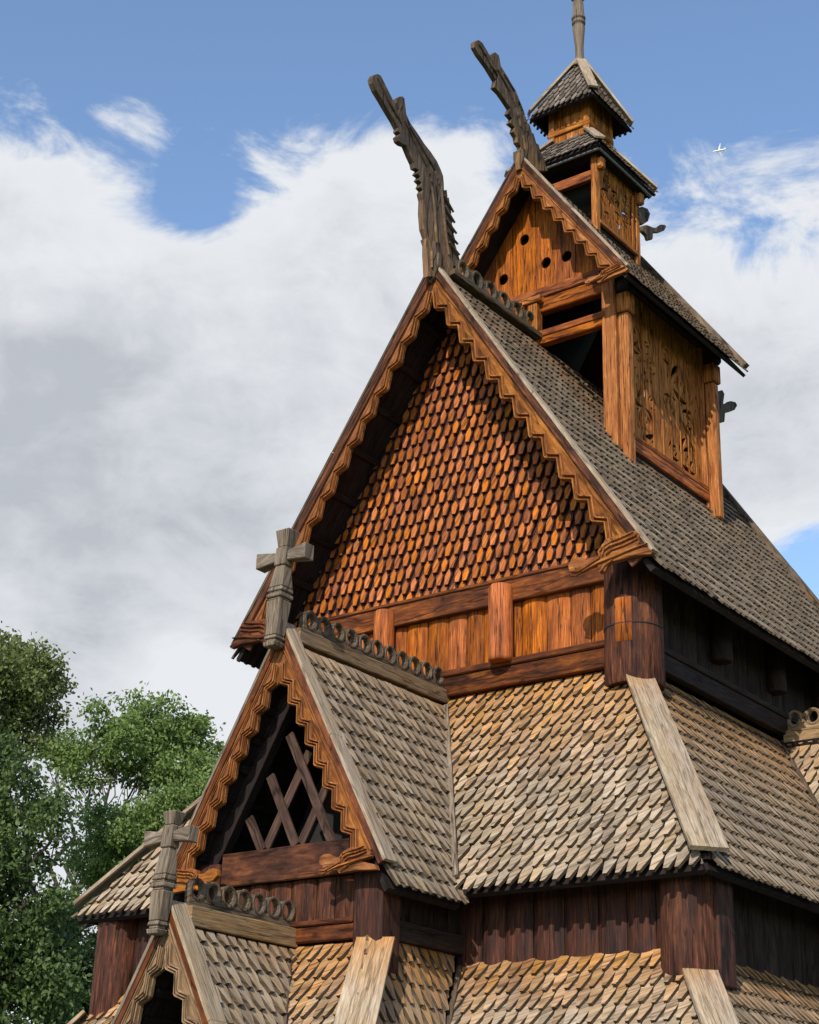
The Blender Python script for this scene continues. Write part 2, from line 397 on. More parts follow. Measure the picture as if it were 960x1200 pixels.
def crest(parent, p0, p1, per, h, rr, th=.07, base=.10, mat='crest', axis=None, name='ridge_crest', prot=0.0):
    """pierced ridge board: a row of ringed holes with scalloped tops, on a base beam"""
    g = (p1 - p0); L = g.length; g = g.normalized(); side = g.cross(Z).normalized()
    n = max(1, int(round(L / per))); per = L / n
    mb = MB(); O = p0 + side * (th / 2)
    top = []; 
    for i in range(n):
        cx = per * (i + .5); rz = base + (h - base) / 2
        Rr = per * .5
        for k in range(9):
            a = math.pi * (1 - k / 8)
            top.append((cx + Rr * math.cos(a) * .97, rz + ((h - base) / 2) * (math.sin(a) ** .7) * 1.0 if 0 < k < 8 else rz + (h - base) * .24))
    out = [(0, 0), (L, 0)] + top[::-1]
    holes = []
    for i in range(n):
        cx = per * (i + .5); rz = base + (h - base) * .48; f = random.uniform(.93, 1.07)
        holes.append([(cx + rr * f * math.cos(a), rz + rr * 1.08 * f * math.sin(a)) for a in [2*math.pi*k/14 for k in range(14)]])
    # notches between rings
    for i in range(1, n):
        cx = per * i; r2 = rr * .2
        holes.append([(cx + r2 * math.cos(a), base + .035 + r2 * math.sin(a)) for a in [2*math.pi*k/6 for k in range(6)]])
    mb.plate(out, holes, O, g, Z, th, g, prot=prot)
    for sgn in (1, -1):
        OO = p0 + side * (sgn * th / 2)
        for i in range(n):
            cx = per * (i + .5); rz = base + (h - base) * .48; r2 = rr * 1.32
            ln = [(cx + r2 * math.cos(a), rz + r2 * 1.05 * math.sin(a)) for a in [2*math.pi*k/14 for k in range(14)]]
            if sgn > 0: mb.ribbon(ln, rr * .42, OO, g, Z, .012, closed=True, prot=prot)
            else: mb.ribbon(ln, rr * .42, OO, g, Z, -.012, closed=True, prot=prot)
    return mb.build(name, M[mat], parent, bevel=.003)

def gable_roof(name, parent, ridge, run, drop, y0, y1, mat, left_reg=None, right_reg=None, sp=.165, ex=.27, t=.03, prot=None, prot_l=None, dth=.08, shl=True):
    """shingled gable roof with its ridge along Y: ridge=(x,z) of the finished surface"""
    c, s_, L = slope(run, drop); lift = 3.1 * t
    mb = MB()
    for sgn in (1, -1):
        U = Y; V = V3(sgn * c, 0, -s_); N = V3(sgn * s_, 0, c)
        O = V3(ridge[0], 0, ridge[1]) - Z * (lift / c)
        reg = (right_reg if sgn > 0 else left_reg) or [(y0, 0), (y1, 0), (y1, L), (y0, L)]
        shingles(mb, O, U, V, N, reg, sp, ex, t, prot=prot if sgn > 0 else (prot_l or prot))
    roof = mb.build(name, [M[mat], M['shingle_end']], parent)
    db = MB()
    for sgn in (1, -1):
        U = Y; V = V3(sgn * c, 0, -s_); N = V3(sgn * s_, 0, c)
        O = V3(ridge[0], 0, ridge[1]) - Z * ((lift + .004) / c)
        reg = (right_reg if sgn > 0 else left_reg) or [(y0, 0), (y1, 0), (y1, L), (y0, L)]
        deck(db, O, U, V, N, reg, dth)
        # rafters and battens visible from below
        ys = [p[0] for p in reg]; lim = max(ys)
        for k in range(1, 9):
            v = L * k / 9
            yy = [p[0] for p in reg if True]
            # extent of the region at this v
            e = clip(ccw([tuple(p) for p in reg]), [(-50, v-.05), (50, v-.05), (50, v+.05), (-50, v+.05)])
            if len(e) < 3: continue
            a, b = min(p[0] for p in e), max(p[0] for p in e)
            db.box(O + U*((a+b)/2) + V*v - N*(dth + .022), U*((b-a)/2 - .03), V*.05, N*.02, U)
    db.build('roof_boarding', M['black'], roof)
    return roof, L, c, s_

# ---- upper nave ---------------------------------------------------------
AX, AZ, RUN, DROP = 0.0, 15.79, 3.77, 5.74
YF, YB = -.76, 7.85
c, s_, L = slope(RUN, DROP)
def prot_main(u, v):
    p = .0
    if 2.0 < u < 6.2 and v < 3.4: p = .80 - .14 * v           # sheltered by the belfry
    if v < 1.2: p = max(p, .30)
    return p + random.uniform(-.12, .12)
roof, L, c, s_ = gable_roof('nave_roof', church, (AX, AZ - .03), RUN, DROP, YF + .06, YB, 'shingle_old', prot=prot_main, t=.036)
for sgn in (1, -1):
    verge_boards(roof, (AX, 0, AZ + .0), sgn, RUN, DROP, YF - .05, 0, M['grey'] if sgn > 0 else M['old'])
    verge_boards(roof, (AX, 0, AZ + .0), sgn, RUN, DROP, YB - .12, 0, M['crest'], h=.06)
    bargeboard(roof, (AX, 0, AZ), sgn, RUN, DROP, .05, .462, .31, .445, M['barge'], y=YF - .02, fascia=.075 if sgn > 0 else .12, ribs=2, s1=L - .42)
    FO = .085 if sgn < 0 else .058
    # plain dark fascia behind, under the verge board
    ex = V3(sgn * c, 0, -s_); n = V3(sgn * s_, 0, c); fb = MB()
    p, q = V3(AX, YF + .0, AZ) - n * FO + ex * .05, V3(AX, YF, AZ) + ex * (L - .01) - n * FO
    fb.box((p + q) / 2 - Y * .012, (q - p) / 2, n * (.060 if sgn < 0 else .035), Y * .03, ex)
    p, q = V3(AX, YF, AZ) - n * (.155 if sgn < 0 else .100) + ex * .12, V3(AX, YF, AZ) + ex * (L - .03) - n * (.155 if sgn < 0 else .100)
    fb.box((p + q) / 2 - Y * .042, (q - p) / 2, n * .018, Y * .02, ex)
    p, q = V3(AX, YF, AZ) - n * .24 + ex * (L - .95), V3(AX, YF, AZ) + ex * (L - .03) - n * .24
    fb.box((p + q) / 2 + Y * .03, (q - p) / 2, n * .13, Y * .02, ex)
    fb.build('fascia_board', M['post'], roof, bevel=.004)
crest(roof, V3(0, YF + .55, AZ - .03), V3(0, 2.2, AZ - .03), .375, .40, .105, th=.08, base=.10)
crest(roof, V3(0, 5.75, AZ - .03), V3(0, YB - .1, AZ - .03), .375, .40, .105, th=.08, base=.10)
rb = MB()
rb.box(V3(0, (YF + 2.2) / 2 + .2, AZ - .04), X * .15, Y * ((2.2 - YF) / 2 - .15), Z * .05, Y); rb.build('ridge_beam', M['crest'], roof, bevel=.01); rb = MB(); rb.box(V3(0, (5.7 + YB) / 2, AZ - .04), X * .15, Y * ((YB - 5.7) / 2), Z * .05, Y)
rb.build('ridge_beam', M['crest'], roof, bevel=.01)

# gable wall of pointed shingles
GY = .16
gw = MB(); zb = 10.36; hb = (AZ - .30 - zb) / DROP * RUN
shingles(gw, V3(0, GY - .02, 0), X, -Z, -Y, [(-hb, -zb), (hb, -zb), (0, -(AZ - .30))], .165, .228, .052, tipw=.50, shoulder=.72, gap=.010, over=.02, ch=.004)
gable = gw.build('gable_wall', [M['clad'], M['clad_shade']], church)
gb = MB(); gb.prism([V3(-hb, GY, zb), V3(hb, GY, zb), V3(0, GY, AZ - .30)], Y * .08, Z); gb.build('backing_boards', M['black'], gable)
gb = MB(); gb.prism([V3(-hb, 7.09, zb), V3(hb, 7.09, zb), V3(0, 7.09, AZ - .30)], Y * .08, Z); gb.build('rear_gable_wall', M['clad'], church)
# clerestory walls
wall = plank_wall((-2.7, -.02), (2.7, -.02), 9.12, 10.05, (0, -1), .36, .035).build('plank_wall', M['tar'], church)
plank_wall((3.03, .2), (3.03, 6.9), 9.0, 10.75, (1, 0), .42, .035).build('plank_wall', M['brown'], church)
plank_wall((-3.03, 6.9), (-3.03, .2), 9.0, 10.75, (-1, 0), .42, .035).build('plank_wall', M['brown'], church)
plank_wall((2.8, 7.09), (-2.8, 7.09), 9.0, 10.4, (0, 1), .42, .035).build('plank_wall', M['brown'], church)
b = MB(); b.bx(-2.75, 2.75, -.15, .22, 10.02, 10.42); b.bx(-2.74, 2.74, -.175, .02, 10.345, 10.375)
b.build('tie_beam', M['tar_beam'], church, bevel=.015)
b = MB(); b.bx(-2.75, 2.75, -.14, .03, 8.76, 9.045); b.build('sill_beam', M['tar_beam'], church, bevel=.012)
b = MB(); b.bx(-2.74, 2.74, -.175, .02, 9.05, 9.15); b.build('sill_moulding', M['tar_beam'], church, bevel=.02)
for xx in (3.12, -3.12):
    b = MB(); b.box(V3(xx, 3.53, 8.93), X * .07, Y * 3.3, Z * .13, Y); b.box(V3(xx + (.03 if xx > 0 else -.03), 3.53, 9.11), X * .07, Y * 3.3, Z * .045, Y); b.build('sill_beam', M['brown'], church, bevel=.01)
    b = MB(); b.box(V3(xx, 3.53, 10.45), X * .09, Y * 3.3, Z * .22, Y); b.build('wall_plate', M['black'], church, bevel=.01)
b = MB(); b.bx(-2.75, 2.75, 7.1, 7.2, 8.84, 9.1); b.build('sill_beam', M['brown'], church, bevel=.012)
def peg(x, y, z0, z1, r, mat, out):
    b = MB(); b.lathe(V3(x, y, z0), V3(x + random.uniform(-.01, .01), y, z1), [(0, r * .86), (.015, r * .98), (.05, r), (.97, r * .97), (1, r * .85)], 20); 
    return b.build('log_stub', mat, church)
peg(.96, -.21, 9.10, 10.26, .185, M['tar'], 0); peg(-1.20, -.20, 9.22, 10.27, .165, M['tar'], 0)
for yy in (2.38, 4.22, 5.9):
    peg(3.16, yy, 9.42, 10.35, .17, M['brown'], 0); peg(-3.16, yy, 9.42, 10.35, .17, M['brown'], 0)
PATCH0, PATCH1 = 1.45, 2.05
for (cx, cy) in ((3.03, 0), (-3.03, 0), (3.03, 7.06), (-3.03, 7.06)):
    b = MB(); b.lathe(V3(cx, cy, 8.42), V3(cx, cy, 10.27), [(0, .40), (.02, .415), (.5, .405), (.75, .40), (1, .40)], 40, var=.6)
    p = b.build('corner_post', M['post'], church)
    b = MB(); b.lathe(V3(cx, cy, 9.235), V3(cx, cy, 9.26), [(0, .405), (.3, .418), (.7, .418), (1, .405)], 40); b.build('iron_band', M['hole'], p)
    if cx > 0 and cy < 1:
        b = MB(); b.lathe(V3(cx, cy, 8.98), V3(cx, cy, 9.62), [(0, .404), (.01, .416), (.99, .414), (1, .402)], 10, a0=PATCH0, a1=PATCH1, caps=False, var=.5); b.build('repair_patch', M['tar'], p)

# carved beasts at the foot of the rakes
def beast(outline, yf, parent, mat, flip=None, name='beast_carving', th=.09):
    f = (lambda p: (2 * flip - p[0], p[1])) if flip is not None else (lambda p: tuple(p))
    o2 = [f(p) for p in outline]
    mb = MB(); mb.plate(o2, [], V3(0, yf, 0), X, Z, th, X)
    xs = [p[0] for p in outline]; zs = [p[1] for p in outline]; x0, x1 = min(xs), max(xs); z0, z1 = min(zs), max(zs); W = x1 - x0; H = z1 - z0
    def r(l, w, h=.03, tp=True): mb.ribbon([f((x0 + a * W, z0 + b * H)) for a, b in l], w * H, V3(0, yf, 0), X, Z, h, taper=tp, var=.75)
    if name == 'beast_carving':
        for l, w_, h_ in (([(.39,.45),(.376,.61),(.435,.78),(.55,.87),(.69,.92),(.79,.97)], .13, .03), ([(.42,.47),(.435,.63),(.51,.73),(.65,.76),(.83,.85)], .10, .035),
                          ([(.46,.48),(.53,.60),(.67,.64),(.84,.74)], .09, .03), ([(.18,.14),(.365,.31),(.53,.375),(.69,.46),(.95,.54)], .12, .035),
                          ([(.04,.20),(.13,.19),(.22,.28),(.38,.42)], .15, .04), ([(.40,.05),(.44,.18),(.54,.30)], .09, .03), ([(.03,.10),(.10,.07),(.16,.12)], .06, .03)):
            r(l, w_, h_)
        mb.lathe(V3(f((x0 + .12 * W, 0))[0], yf - .01, z0 + .30 * H), V3(f((x0 + .12 * W, 0))[0], yf - .045, z0 + .30 * H), [(0, .09 * H), (.6, .08 * H), (1, .03 * H)], 10)
    return mb.build(name, mat, parent, bevel=.012)
BEAST = [(2.491, 10.053), (2.501, 10.095), (2.572, 10.148), (2.637, 10.158), (2.732, 10.129), (2.779, 10.087), (2.891, 10.105), (3.002, 10.122), (3.013, 10.222), (3.084, 10.315), (3.21, 10.34), (3.428, 10.336), (3.551, 10.347), (3.626, 10.278), (3.614, 10.165), (3.545, 10.093), (3.727, 10.069), (3.815, 9.992), (3.784, 9.956), (3.542, 9.993), (3.357, 9.983), (3.14, 9.977), (3.075, 9.846), (3.029, 9.884), (2.987, 9.849), (2.951, 9.914), (2.968, 9.984), (2.794, 9.961), (2.666, 9.929), (2.538, 9.95), (2.506, 9.991)]
beast(BEAST, -.83, roof, M['barge']); beast(BEAST, -.83, roof, M['tar_beam'], flip=.0)

def dragon(outline, comb, parent, x0, th, mat, name='dragon_finial', lines=()):
    zs = [q_[1] for q_ in outline]; zlo, zhi = min(zs), max(zs); pf = lambda p: max(0, .75 - 1.35 * (p.z - zlo) / (zhi - zlo))
    mb = MB(); mb.plate(outline, [], V3(x0 + th / 2, 0, 0), Y, Z, th, Z, prot=pf)
    for off, o in ((1, V3(x0 + th / 2, 0, 0)), (-1, V3(x0 - th / 2, 0, 0))):
        for ln in lines: mb.ribbon(ln, .055, o, Y, Z, .03 * off, taper=True, prot=pf)
    # scroll beads down the throat and the chest
    for poly in comb: 
        mb.plate(poly, [], V3(x0 + th * .32, 0, 0), Y, Z, th * .64, Z, var=.2)
    return mb.build(name, mat, parent, bevel=.014)
D1 = [(-0.976, 15.401), (-1.026, 15.805), (-1.032, 16.078), (-1.123, 16.208), (-1.169, 16.482), (-1.168, 16.722), (-1.218, 16.824), (-1.175, 16.899), (-1.256, 16.915), (-1.214, 17.011), (-1.307, 17.024), (-1.253, 17.111), (-1.357, 17.11), (-1.292, 17.211), (-1.4, 17.191), (-1.432, 17.27), (-1.539, 17.363), (-1.647, 17.48), (-1.747, 17.447), (-1.849, 17.449), (-1.886, 17.513), (-1.812, 17.605), (-1.88, 17.622), (-1.872, 17.683), (-1.965, 17.758), (-2.149, 17.861), (-2.321, 17.968), (-2.469, 18.049), (-2.55, 18.137), (-2.576, 18.211), (-2.538, 18.292), (-2.443, 18.371), (-2.361, 18.386), (-2.297, 18.335), (-2.204, 18.26), (-2.064, 18.149), (-1.924, 18.045), (-1.819, 17.976), (-1.857, 18.052), (-1.929, 18.132), (-1.932, 18.204), (-1.869, 18.288), (-1.791, 18.339), (-1.734, 18.325), (-1.705, 18.201), (-1.675, 18.062), (-1.567, 17.961), (-1.391, 17.891), (-1.297, 17.847), (-1.166, 17.782), (-0.987, 17.727), (-0.818, 17.649), (-0.707, 17.546), (-0.639, 17.46), (-0.617, 17.34), (-0.594, 17.032), (-0.522, 16.663), (-0.433, 16.305), (-0.334, 16.014), (-0.266, 15.749)]
C1 = [[(-0.725, 17.371), (-0.6, 17.213), (-0.507, 17.276), (-0.478, 17.135), (-0.443, 17.163), (-0.402, 17.012), (-0.362, 16.91), (-0.385, 16.865), (-0.31, 16.774), (-0.344, 16.715), (-0.268, 16.592), (-0.291, 16.548), (-0.215, 16.417), (-0.25, 16.379), (-0.161, 16.242), (-0.098, 16.133), (-0.036, 16.063), (-0.36, 15.902), (-0.491, 16.275), (-0.586, 16.791), (-0.716, 17.129)]]
L1 = [[(-1.747, 17.896), (-1.51, 17.707), (-1.301, 17.54), (-1.09, 17.373), (-0.965, 17.156)], [(-1.603, 17.858), (-1.338, 17.724), (-1.098, 17.573), (-0.888, 17.445), (-0.761, 17.227)], [(-0.962, 17.077), (-0.86, 16.726), (-0.815, 16.308), (-0.742, 15.909)], [(-2.466, 18.28), (-2.263, 18.118), (-2.031, 17.932), (-1.799, 17.804)], [(-0.702, 17.219), (-0.629, 16.85), (-0.556, 16.443), (-0.454, 16.054)], [(-1.037, 16.075), (-0.916, 15.9), (-0.903, 15.593)],
 [(-0.62, 17.099), (-0.351, 16.916)], [(-0.602, 16.905), (-0.309, 16.734)], [(-0.558, 16.684), (-0.255, 16.558)], [(-0.515, 16.464), (-0.214, 16.377)], [(-0.462, 16.29), (-0.16, 16.202)]]
dragon(D1, C1, roof, 0.0, .10, M['old'], lines=L1)
# collar block under the dragon on the apex
b = MB(); b.plate([(-.16, 0.10), (.16, .10), (.14, -.12), (.08, -.30), (0, -.42), (-.08, -.30), (-.14, -.12)], [], V3(0, YF - .10, AZ - .02), X, Z, .10, Z); b.plate([(-.10, .3), (.10, .3), (.12, .05), (0, -.2), (-.12, .05)], [], V3(0, YF - .13, AZ + .0), X, Z, .10, Z); b.build('apex_shield', M['old'], roof, bevel=.012)

# ---- aisle roof (first skirt) ------------------------------------------
TOPZ, EZ = 8.80, 5.66
run2, drop2 = 2.10, TOPZ - EZ
c2, s2, L2 = slope(run2, drop2)
GX, GA, GZ, GRUN, GEZ = -.15, -3.66, 8.86, 1.82, 5.57       # porch gable: centre, front, ridge, half width, eave z
PY = 4.55                                                  # side porch centre
t2 = .044; lift2 = 3.1 * t2
aisle = MB(); adeck = MB()
def protA(u, v): return max(0, 1.0 - .42 * v) * 1.0 + random.uniform(-.14, .14)
def plane(mb, db, O, U, out, c, s, L, reg, prot=protA, sp=.165, ex=.27, t=t2):
    V = out * c - Z * s; N = out * s + Z * c
    Oo = O - Z * (3.1 * t / c) if c > .4 else O - N * (3.1 * t)
    reg = [(u, v if v > 0 else -.16) for u, v in reg]
    shingles(mb, Oo, U, V, N, reg, sp, ex, t, prot=prot)
    deck(db, Oo - N * .004, U, V, N, reg, .07)
# front, right of the porch gable; valley line meets the eave at x = GX + GRUN
plane(aisle, adeck, V3(0, -.03, TOPZ), X, -Y, c2, s2, L2, [(GX, 0), (3.03, 0), (3.03 + run2, L2), (GX + GRUN - .05, L2)])
LR = 2.42; LD = drop2 * .925; cL, sL, LL = slope(LR, LD); LF = L2 * .925      # the left hand eaves sit a little higher and wider
plane(aisle, adeck, V3(0, -.03, TOPZ), X, -Y, c2, s2, L2, [(-3.03, 0), (GX, 0), (GX - GRUN * .92, LF), (-3.03 - LR, LF)])
r3 = (run2, L2)
# right side, before and after the side porch
plane(aisle, adeck, V3(3.03, 0, TOPZ), Y, X, c2, s2, L2, [(-.03, 0), (PY, 0), (PY - GRUN, L2), (-.03 - run2, L2)])
plane(aisle, adeck, V3(3.03, 0, TOPZ), Y, X, c2, s2, L2, [(PY, 0), (7.13, 0), (7.13 + run2, L2), (PY + GRUN, L2)])
plane(aisle, adeck, V3(-3.03, 0, TOPZ), Y, -X, cL, sL, LL, [(-.03, 0), (7.13, 0), (7.13 + run2 * .925, LL), (-.03 - run2 * .925, LL)])
plane(aisle, adeck, V3(0, 7.13, TOPZ), X, Y, c2, s2, L2, [(-3.03, 0), (3.03, 0), (3.03 + run2, L2), (-3.03 - LR, LF)])
aroof = aisle.build('aisle_roof', [M['shingle'], M['shingle_end']], church)
adeck.build('roof_boarding', M['black'], aroof)
def hip_board(parent, top, d, c, s, L, w=.44, t0=.36, t1=1.0, over=.06, split=.5, th=.05, name='hip_board', wr=1.0):
    """flat boards capping a hip; d = horizontal diagonal direction (length = run * sqrt2)"""
    a = top + d * t0 - Z * (s * L) * t0; b = top + d * (t1 + .01) - Z * (s * L) * (t1 + .01)
    g = (b - a).normalized(); side = g.cross(Z).normalized(); n = side.cross(g).normalized()
    w0, w1 = w * wr, w; mb = MB(); K = 8
    for k in ((-1, 1) if split else (0,)):
        P = []
        for i in range(K + 1):
            u = i / K; q_ = a.lerp(b, u); ww = w0 + (w1 - w0) * u
            l, r_ = (-ww/2, ww/2) if k == 0 else ((.003, ww/2) if k > 0 else (-ww/2, -.003))
            hh_ = .035 + (.005 if k > 0 else 0)
            P += [q_ + side*l + n*hh_, q_ + side*r_ + n*hh_, q_ + side*r_ + n*(hh_ - th), q_ + side*l + n*(hh_ - th)]
        F = [[4*i + j, 4*(i+1) + j, 4*(i+1) + (j+1) % 4, 4*i + (j+1) % 4] for i in range(K) for j in range(4)] + [[3, 2, 1, 0], [4*K, 4*K+1, 4*K+2, 4*K+3]]
        mb.add(P, F, g, prot=lambda p: max(0, .95 - (top.z - p.z) / .8))
    return mb.build(name, M['grey'], parent, bevel=.005)
E = TOPZ
def protB(p): return 0
for (cx, cy, dx, dy) in ((3.03, -.03, 1, -1), (-3.03, -.03, -1, -1), (3.03, 7.13, 1, 1), (-3.03, 7.13, -1, 1)):
    if dx > 0: hip_board(aroof, V3(cx, cy, TOPZ), V3(dx * run2, dy * run2, 0), c2, s2, L2, w=.46, t0=.10, wr=.86)
    else: hip_board(aroof, V3(cx, cy, TOPZ), V3(-LR, dy * run2 * .925, 0), cL, sL, LL, w=.46, t0=.10, wr=.86)
# dark boarding under the eaves (soffit edge)
def eave_rim(parent, pts, z, w=.05, h=.07):
    mb = MB()
    for i in range(len(pts) - 1):
        mb.beam(V3(*pts[i], z), V3(*pts[i+1], z), w, h)
    return mb.build('eave_board', M['black'], parent, bevel=.004)
ez = EZ - .09; q = run2 - .04
eave_rim(aroof, [(GX + GRUN, -.03 - q), (3.03 + q, -.03 - q), (3.03 + q, PY - GRUN)], ez)
eave_rim(aroof, [(3.03 + q, PY + GRUN), (3.03 + q, 7.13 + q), (-3.03 - q, 7.13 + q)], ez)
ql = LR - .04; qy = run2 * .925 - .04; eave_rim(aroof, [(-3.03 - ql, 7.13 + qy), (-3.03 - ql, -.03 - qy), (GX - GRUN * .92, -.03 - qy)], TOPZ - LD - .09)

# ---- aisle walls --------------------------------------------------------
AWX, AWY0, AWY1 = 4.58, -1.58, 8.68
WX = 1.22      # porch side wall
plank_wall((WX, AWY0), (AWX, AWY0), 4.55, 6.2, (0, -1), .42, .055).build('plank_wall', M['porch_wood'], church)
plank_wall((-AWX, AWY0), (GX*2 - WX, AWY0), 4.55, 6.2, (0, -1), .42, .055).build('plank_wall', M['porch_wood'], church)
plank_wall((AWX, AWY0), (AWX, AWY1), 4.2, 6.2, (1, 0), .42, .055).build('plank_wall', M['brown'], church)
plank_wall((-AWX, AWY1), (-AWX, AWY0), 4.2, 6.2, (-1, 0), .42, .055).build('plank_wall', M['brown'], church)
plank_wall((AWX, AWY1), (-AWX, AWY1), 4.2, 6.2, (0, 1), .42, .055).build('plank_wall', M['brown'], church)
for (cx, cy) in ((4.56, -1.56), (-4.92, -1.56), (4.56, 8.66), (-4.56, 8.66)):
    b = MB(); b.lathe(V3(cx, cy, 4.10), V3(cx, cy, 5.78), [(0, .335), (.02, .355), (.5, .348), (1, .34)], 40, var=.55)
    b.build('corner_post', M['post'], church)
    if cx > 0 and cy < 0: b = MB(); b.bx(4.70, 4.955, -1.60, -1.2, 4.2, 5.72, Z); b.build('corner_board', M['porch_wood'], church, bevel=.02)

# ---- porch (cross arm) with the lattice gable ---------------------------
cg, sg, Lg = slope(GRUN, GZ - GEZ); tg = .046
def protG(u, v): return max(0, .35 - .5 * v) + max(0, (u + 1.2) * .28) * max(0, 1 - v * .6) + random.uniform(-.12, .12)
vy = -.03 - run2
proof, _, _, _ = gable_roof('porch_roof', church, (GX, GZ), GRUN, GZ - GEZ, GA, -.03, 'shingle',
    right_reg=[(GA + .08, 0), (-.03, 0), (vy, Lg), (GA + .08, Lg)], left_reg=[(GA + .08, 0), (-.03, 0), (vy, Lg), (GA + .08, Lg)], sp=.18, ex=.27, t=tg, prot=protG)
def gable_front(proof, gx, ga, gz, run, drop, L, per, d0, d1, w, s1, fz, bm='barge'):
    c, s, _ = slope(run, drop)
    for sgn in (1, -1):
        verge_boards(proof, (gx, 0, gz + .03), sgn, run, drop, ga - .05, 0, M['grey'] if sgn > 0 else M['cross'], w=w)
        bargeboard(proof, (gx, 0, gz), sgn, run, drop, .05, per, d0, d1, M[bm], y=ga - .02, fascia=fz, s1=s1)
        ex = V3(sgn * c, 0, -s); n = V3(sgn * s, 0, c); fb = MB()
        p, q = V3(gx, ga, gz) - n * (fz*.55) + ex * .05, V3(gx, ga, gz) + ex * (L - .01) - n * (fz*.55)
        fb.box((p + q) / 2 - Y * .012, (q - p) / 2, n * (fz*.42), Y * .03, ex)
        fb.build('fascia_board', M['tar_beam'], proof, bevel=.004)
gable_front(proof, GX, GA, GZ, GRUN, GZ - GEZ, Lg, .335, .28, .385, .23, Lg - .22, .09)
BEAST2 = [(0.69, 5.633), (0.701, 5.702), (0.762, 5.732), (0.841, 5.727), (0.913, 5.681), (1.049, 5.668), (1.065, 5.735), (1.178, 5.772), (1.37, 5.747), (1.486, 5.685), (1.47, 5.627), (1.34, 5.589), (1.549, 5.531), (1.578, 5.469), (1.269, 5.489), (1.117, 5.482), (1.01, 5.477), (0.969, 5.526), (1.074, 5.567), (0.881, 5.573), (0.764, 5.575)]
beast(BEAST2, -3.72, proof, M['barge'], th=.08); beast(BEAST2, -3.72, proof, M['barge'], flip=GX, th=.08)
crest(proof, V3(GX, GA + .34, GZ - .02), V3(GX, -.10, GZ - .02), .305, .34, .088, th=.08, base=.10)
b = MB(); b.box(V3(GX, (GA - .05) / 2 + .1, GZ - .10), X * .11, Y * ((-GA) / 2 - .12), Z * .10, Y, prot=.35); b.build('ridge_beam', M['cross'], proof, bevel=.01)

def cross(parent, base, h, arm_z, tilt, s=1.0, name='gable_cross'):
    """flared timber cross on a moulded stem"""
    a = base; top = base + V3(tilt * h, .02, h); g = (top - base).normalized()
    mb = MB(); P = lambda z: base + g * z
    def stem(levels):
        for (z0, w0, z1, w1) in levels:
            q = [P(z0) + X*sx*w0*s + Y*sy*w0*s for sx, sy in ((-1,-1),(1,-1),(1,1),(-1,1))]
            o = [P(z1) + X*sx*w1*s + Y*sy*w1*s - (P(z0) + X*sx*w0*s + Y*sy*w0*s) for sx, sy in ((-1,-1),(1,-1),(1,1),(-1,1))]
            mb.prism(q, o, g, var=.5)
    az = arm_z
    stem([(0, .115, .06, .14), (.06, .105, .10, .105), (.10, .135, .15, .12), (.15, .12, az - .62, .155), (az - .62, .135, az - .585, .135), (az - .585, .168, az - .53, .168), (az - .53, .138, az - .50, .138), (az - .50, .165, az - .44, .150), (az - .44, .150, az - .13, .10), (az - .13, .122, az + .13, .122), (az + .13, .10, h, .155)])
    ca = P(az)
    for sg in (1, -1):
        q = [ca + X*(sg*.122*s) + Y*sy*.09*s + Z*sz*.085*s for sy, sz in ((-1,-1),(1,-1),(1,1),(-1,1))]
        tgt = [ca + X*(sg*.55*s) + Y*sy*.125*s + Z*sz*.145*s for sy, sz in ((-1,-1),(1,-1),(1,1),(-1,1))]
        if sg < 0: q = q[::-1]; tgt = tgt[::-1]
        mb.prism(q, [t - p for t, p in zip(tgt, q)], X)
    return mb.build(name, M['cross'], parent, bevel=.012)
cross(proof, V3(GX - .03, GA - .16, 8.50), 1.62, 1.25, .075, .78)

# porch walls, posts, beam and lattice
PW = -3.33
b = MB(); b.bx(-1.2, 1.05, PW - .10, PW + .06, 5.53, 5.97); b.bx(-1.19, 1.04, PW - .125, PW, 5.53, 5.60); b.build('tie_beam', M['post'], church, bevel=.015)
plank_wall((-1.2, PW), (1.05, PW), 4.98, 5.56, (0, -1), .40, .045).build('plank_wall', M['post'], church)
b = MB(); b.bx(-1.2, 1.05, PW - .12, PW + .04, 4.74, 4.93); b.bx(-1.19, 1.04, PW - .15, PW + .03, 4.935, 5.0); b.build('sill_beam', M['tar_beam'], church, bevel=.015)
for cx in (1.26, -1.42):
    b = MB(); b.bx(cx - .22, cx + .22, PW - .16, PW + .28, 4.3, 5.85, Z, var=.5); b.build('corner_post', M['porch_wood'], church, bevel=.05)
xs = WX + .1
plank_wall((xs, PW + .2), (xs, AWY0), 4.75, 5.8, (1, 0), .42, .02).build('plank_wall', M['brown'], church)
plank_wall((-1.5, AWY0), (-1.5, PW + .2), 4.75, 5.8, (-1, 0), .42, .02).build('plank_wall', M['brown'], church)
b = MB(); b.bx(xs - .02, xs + .08, PW + .25, AWY0, 4.76, 5.0, Y); b.build('sill_beam', M['brown'], church, bevel=.01)
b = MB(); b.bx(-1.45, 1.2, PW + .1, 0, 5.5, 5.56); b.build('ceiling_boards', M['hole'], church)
lat = [((-0.279, 7.474), (0.535, 5.963)), ((-0.571, 6.961), (-0.069, 5.999)), ((-0.895, 6.441), (-0.634, 5.986)), ((0.048, 7.21), (-0.621, 5.985)), ((0.46, 6.889), (-0.036, 5.996))]
for (x0, z0), (x1, z1) in lat:
    sh = .02 if x1 > x0 else .065
    b = MB(); b.beam(V3(x0, PW + .02 + sh, z0), V3(x1, PW + .02 + sh, z1), .04, .13, up=X); b.build('lattice_bar', M['lattice'], church, bevel=.006)
b = MB()
hh = (GZ - .32 - 5.9) / ((GZ - GEZ) / GRUN)
b.prism([V3(GX - hh, PW + 1.3, 5.56), V3(GX + hh, PW + 1.3, 5.56), V3(GX, PW + 1.3, GZ - .3)], Y * .05, Z); b.build('inner_boarding', M['hole'], church)
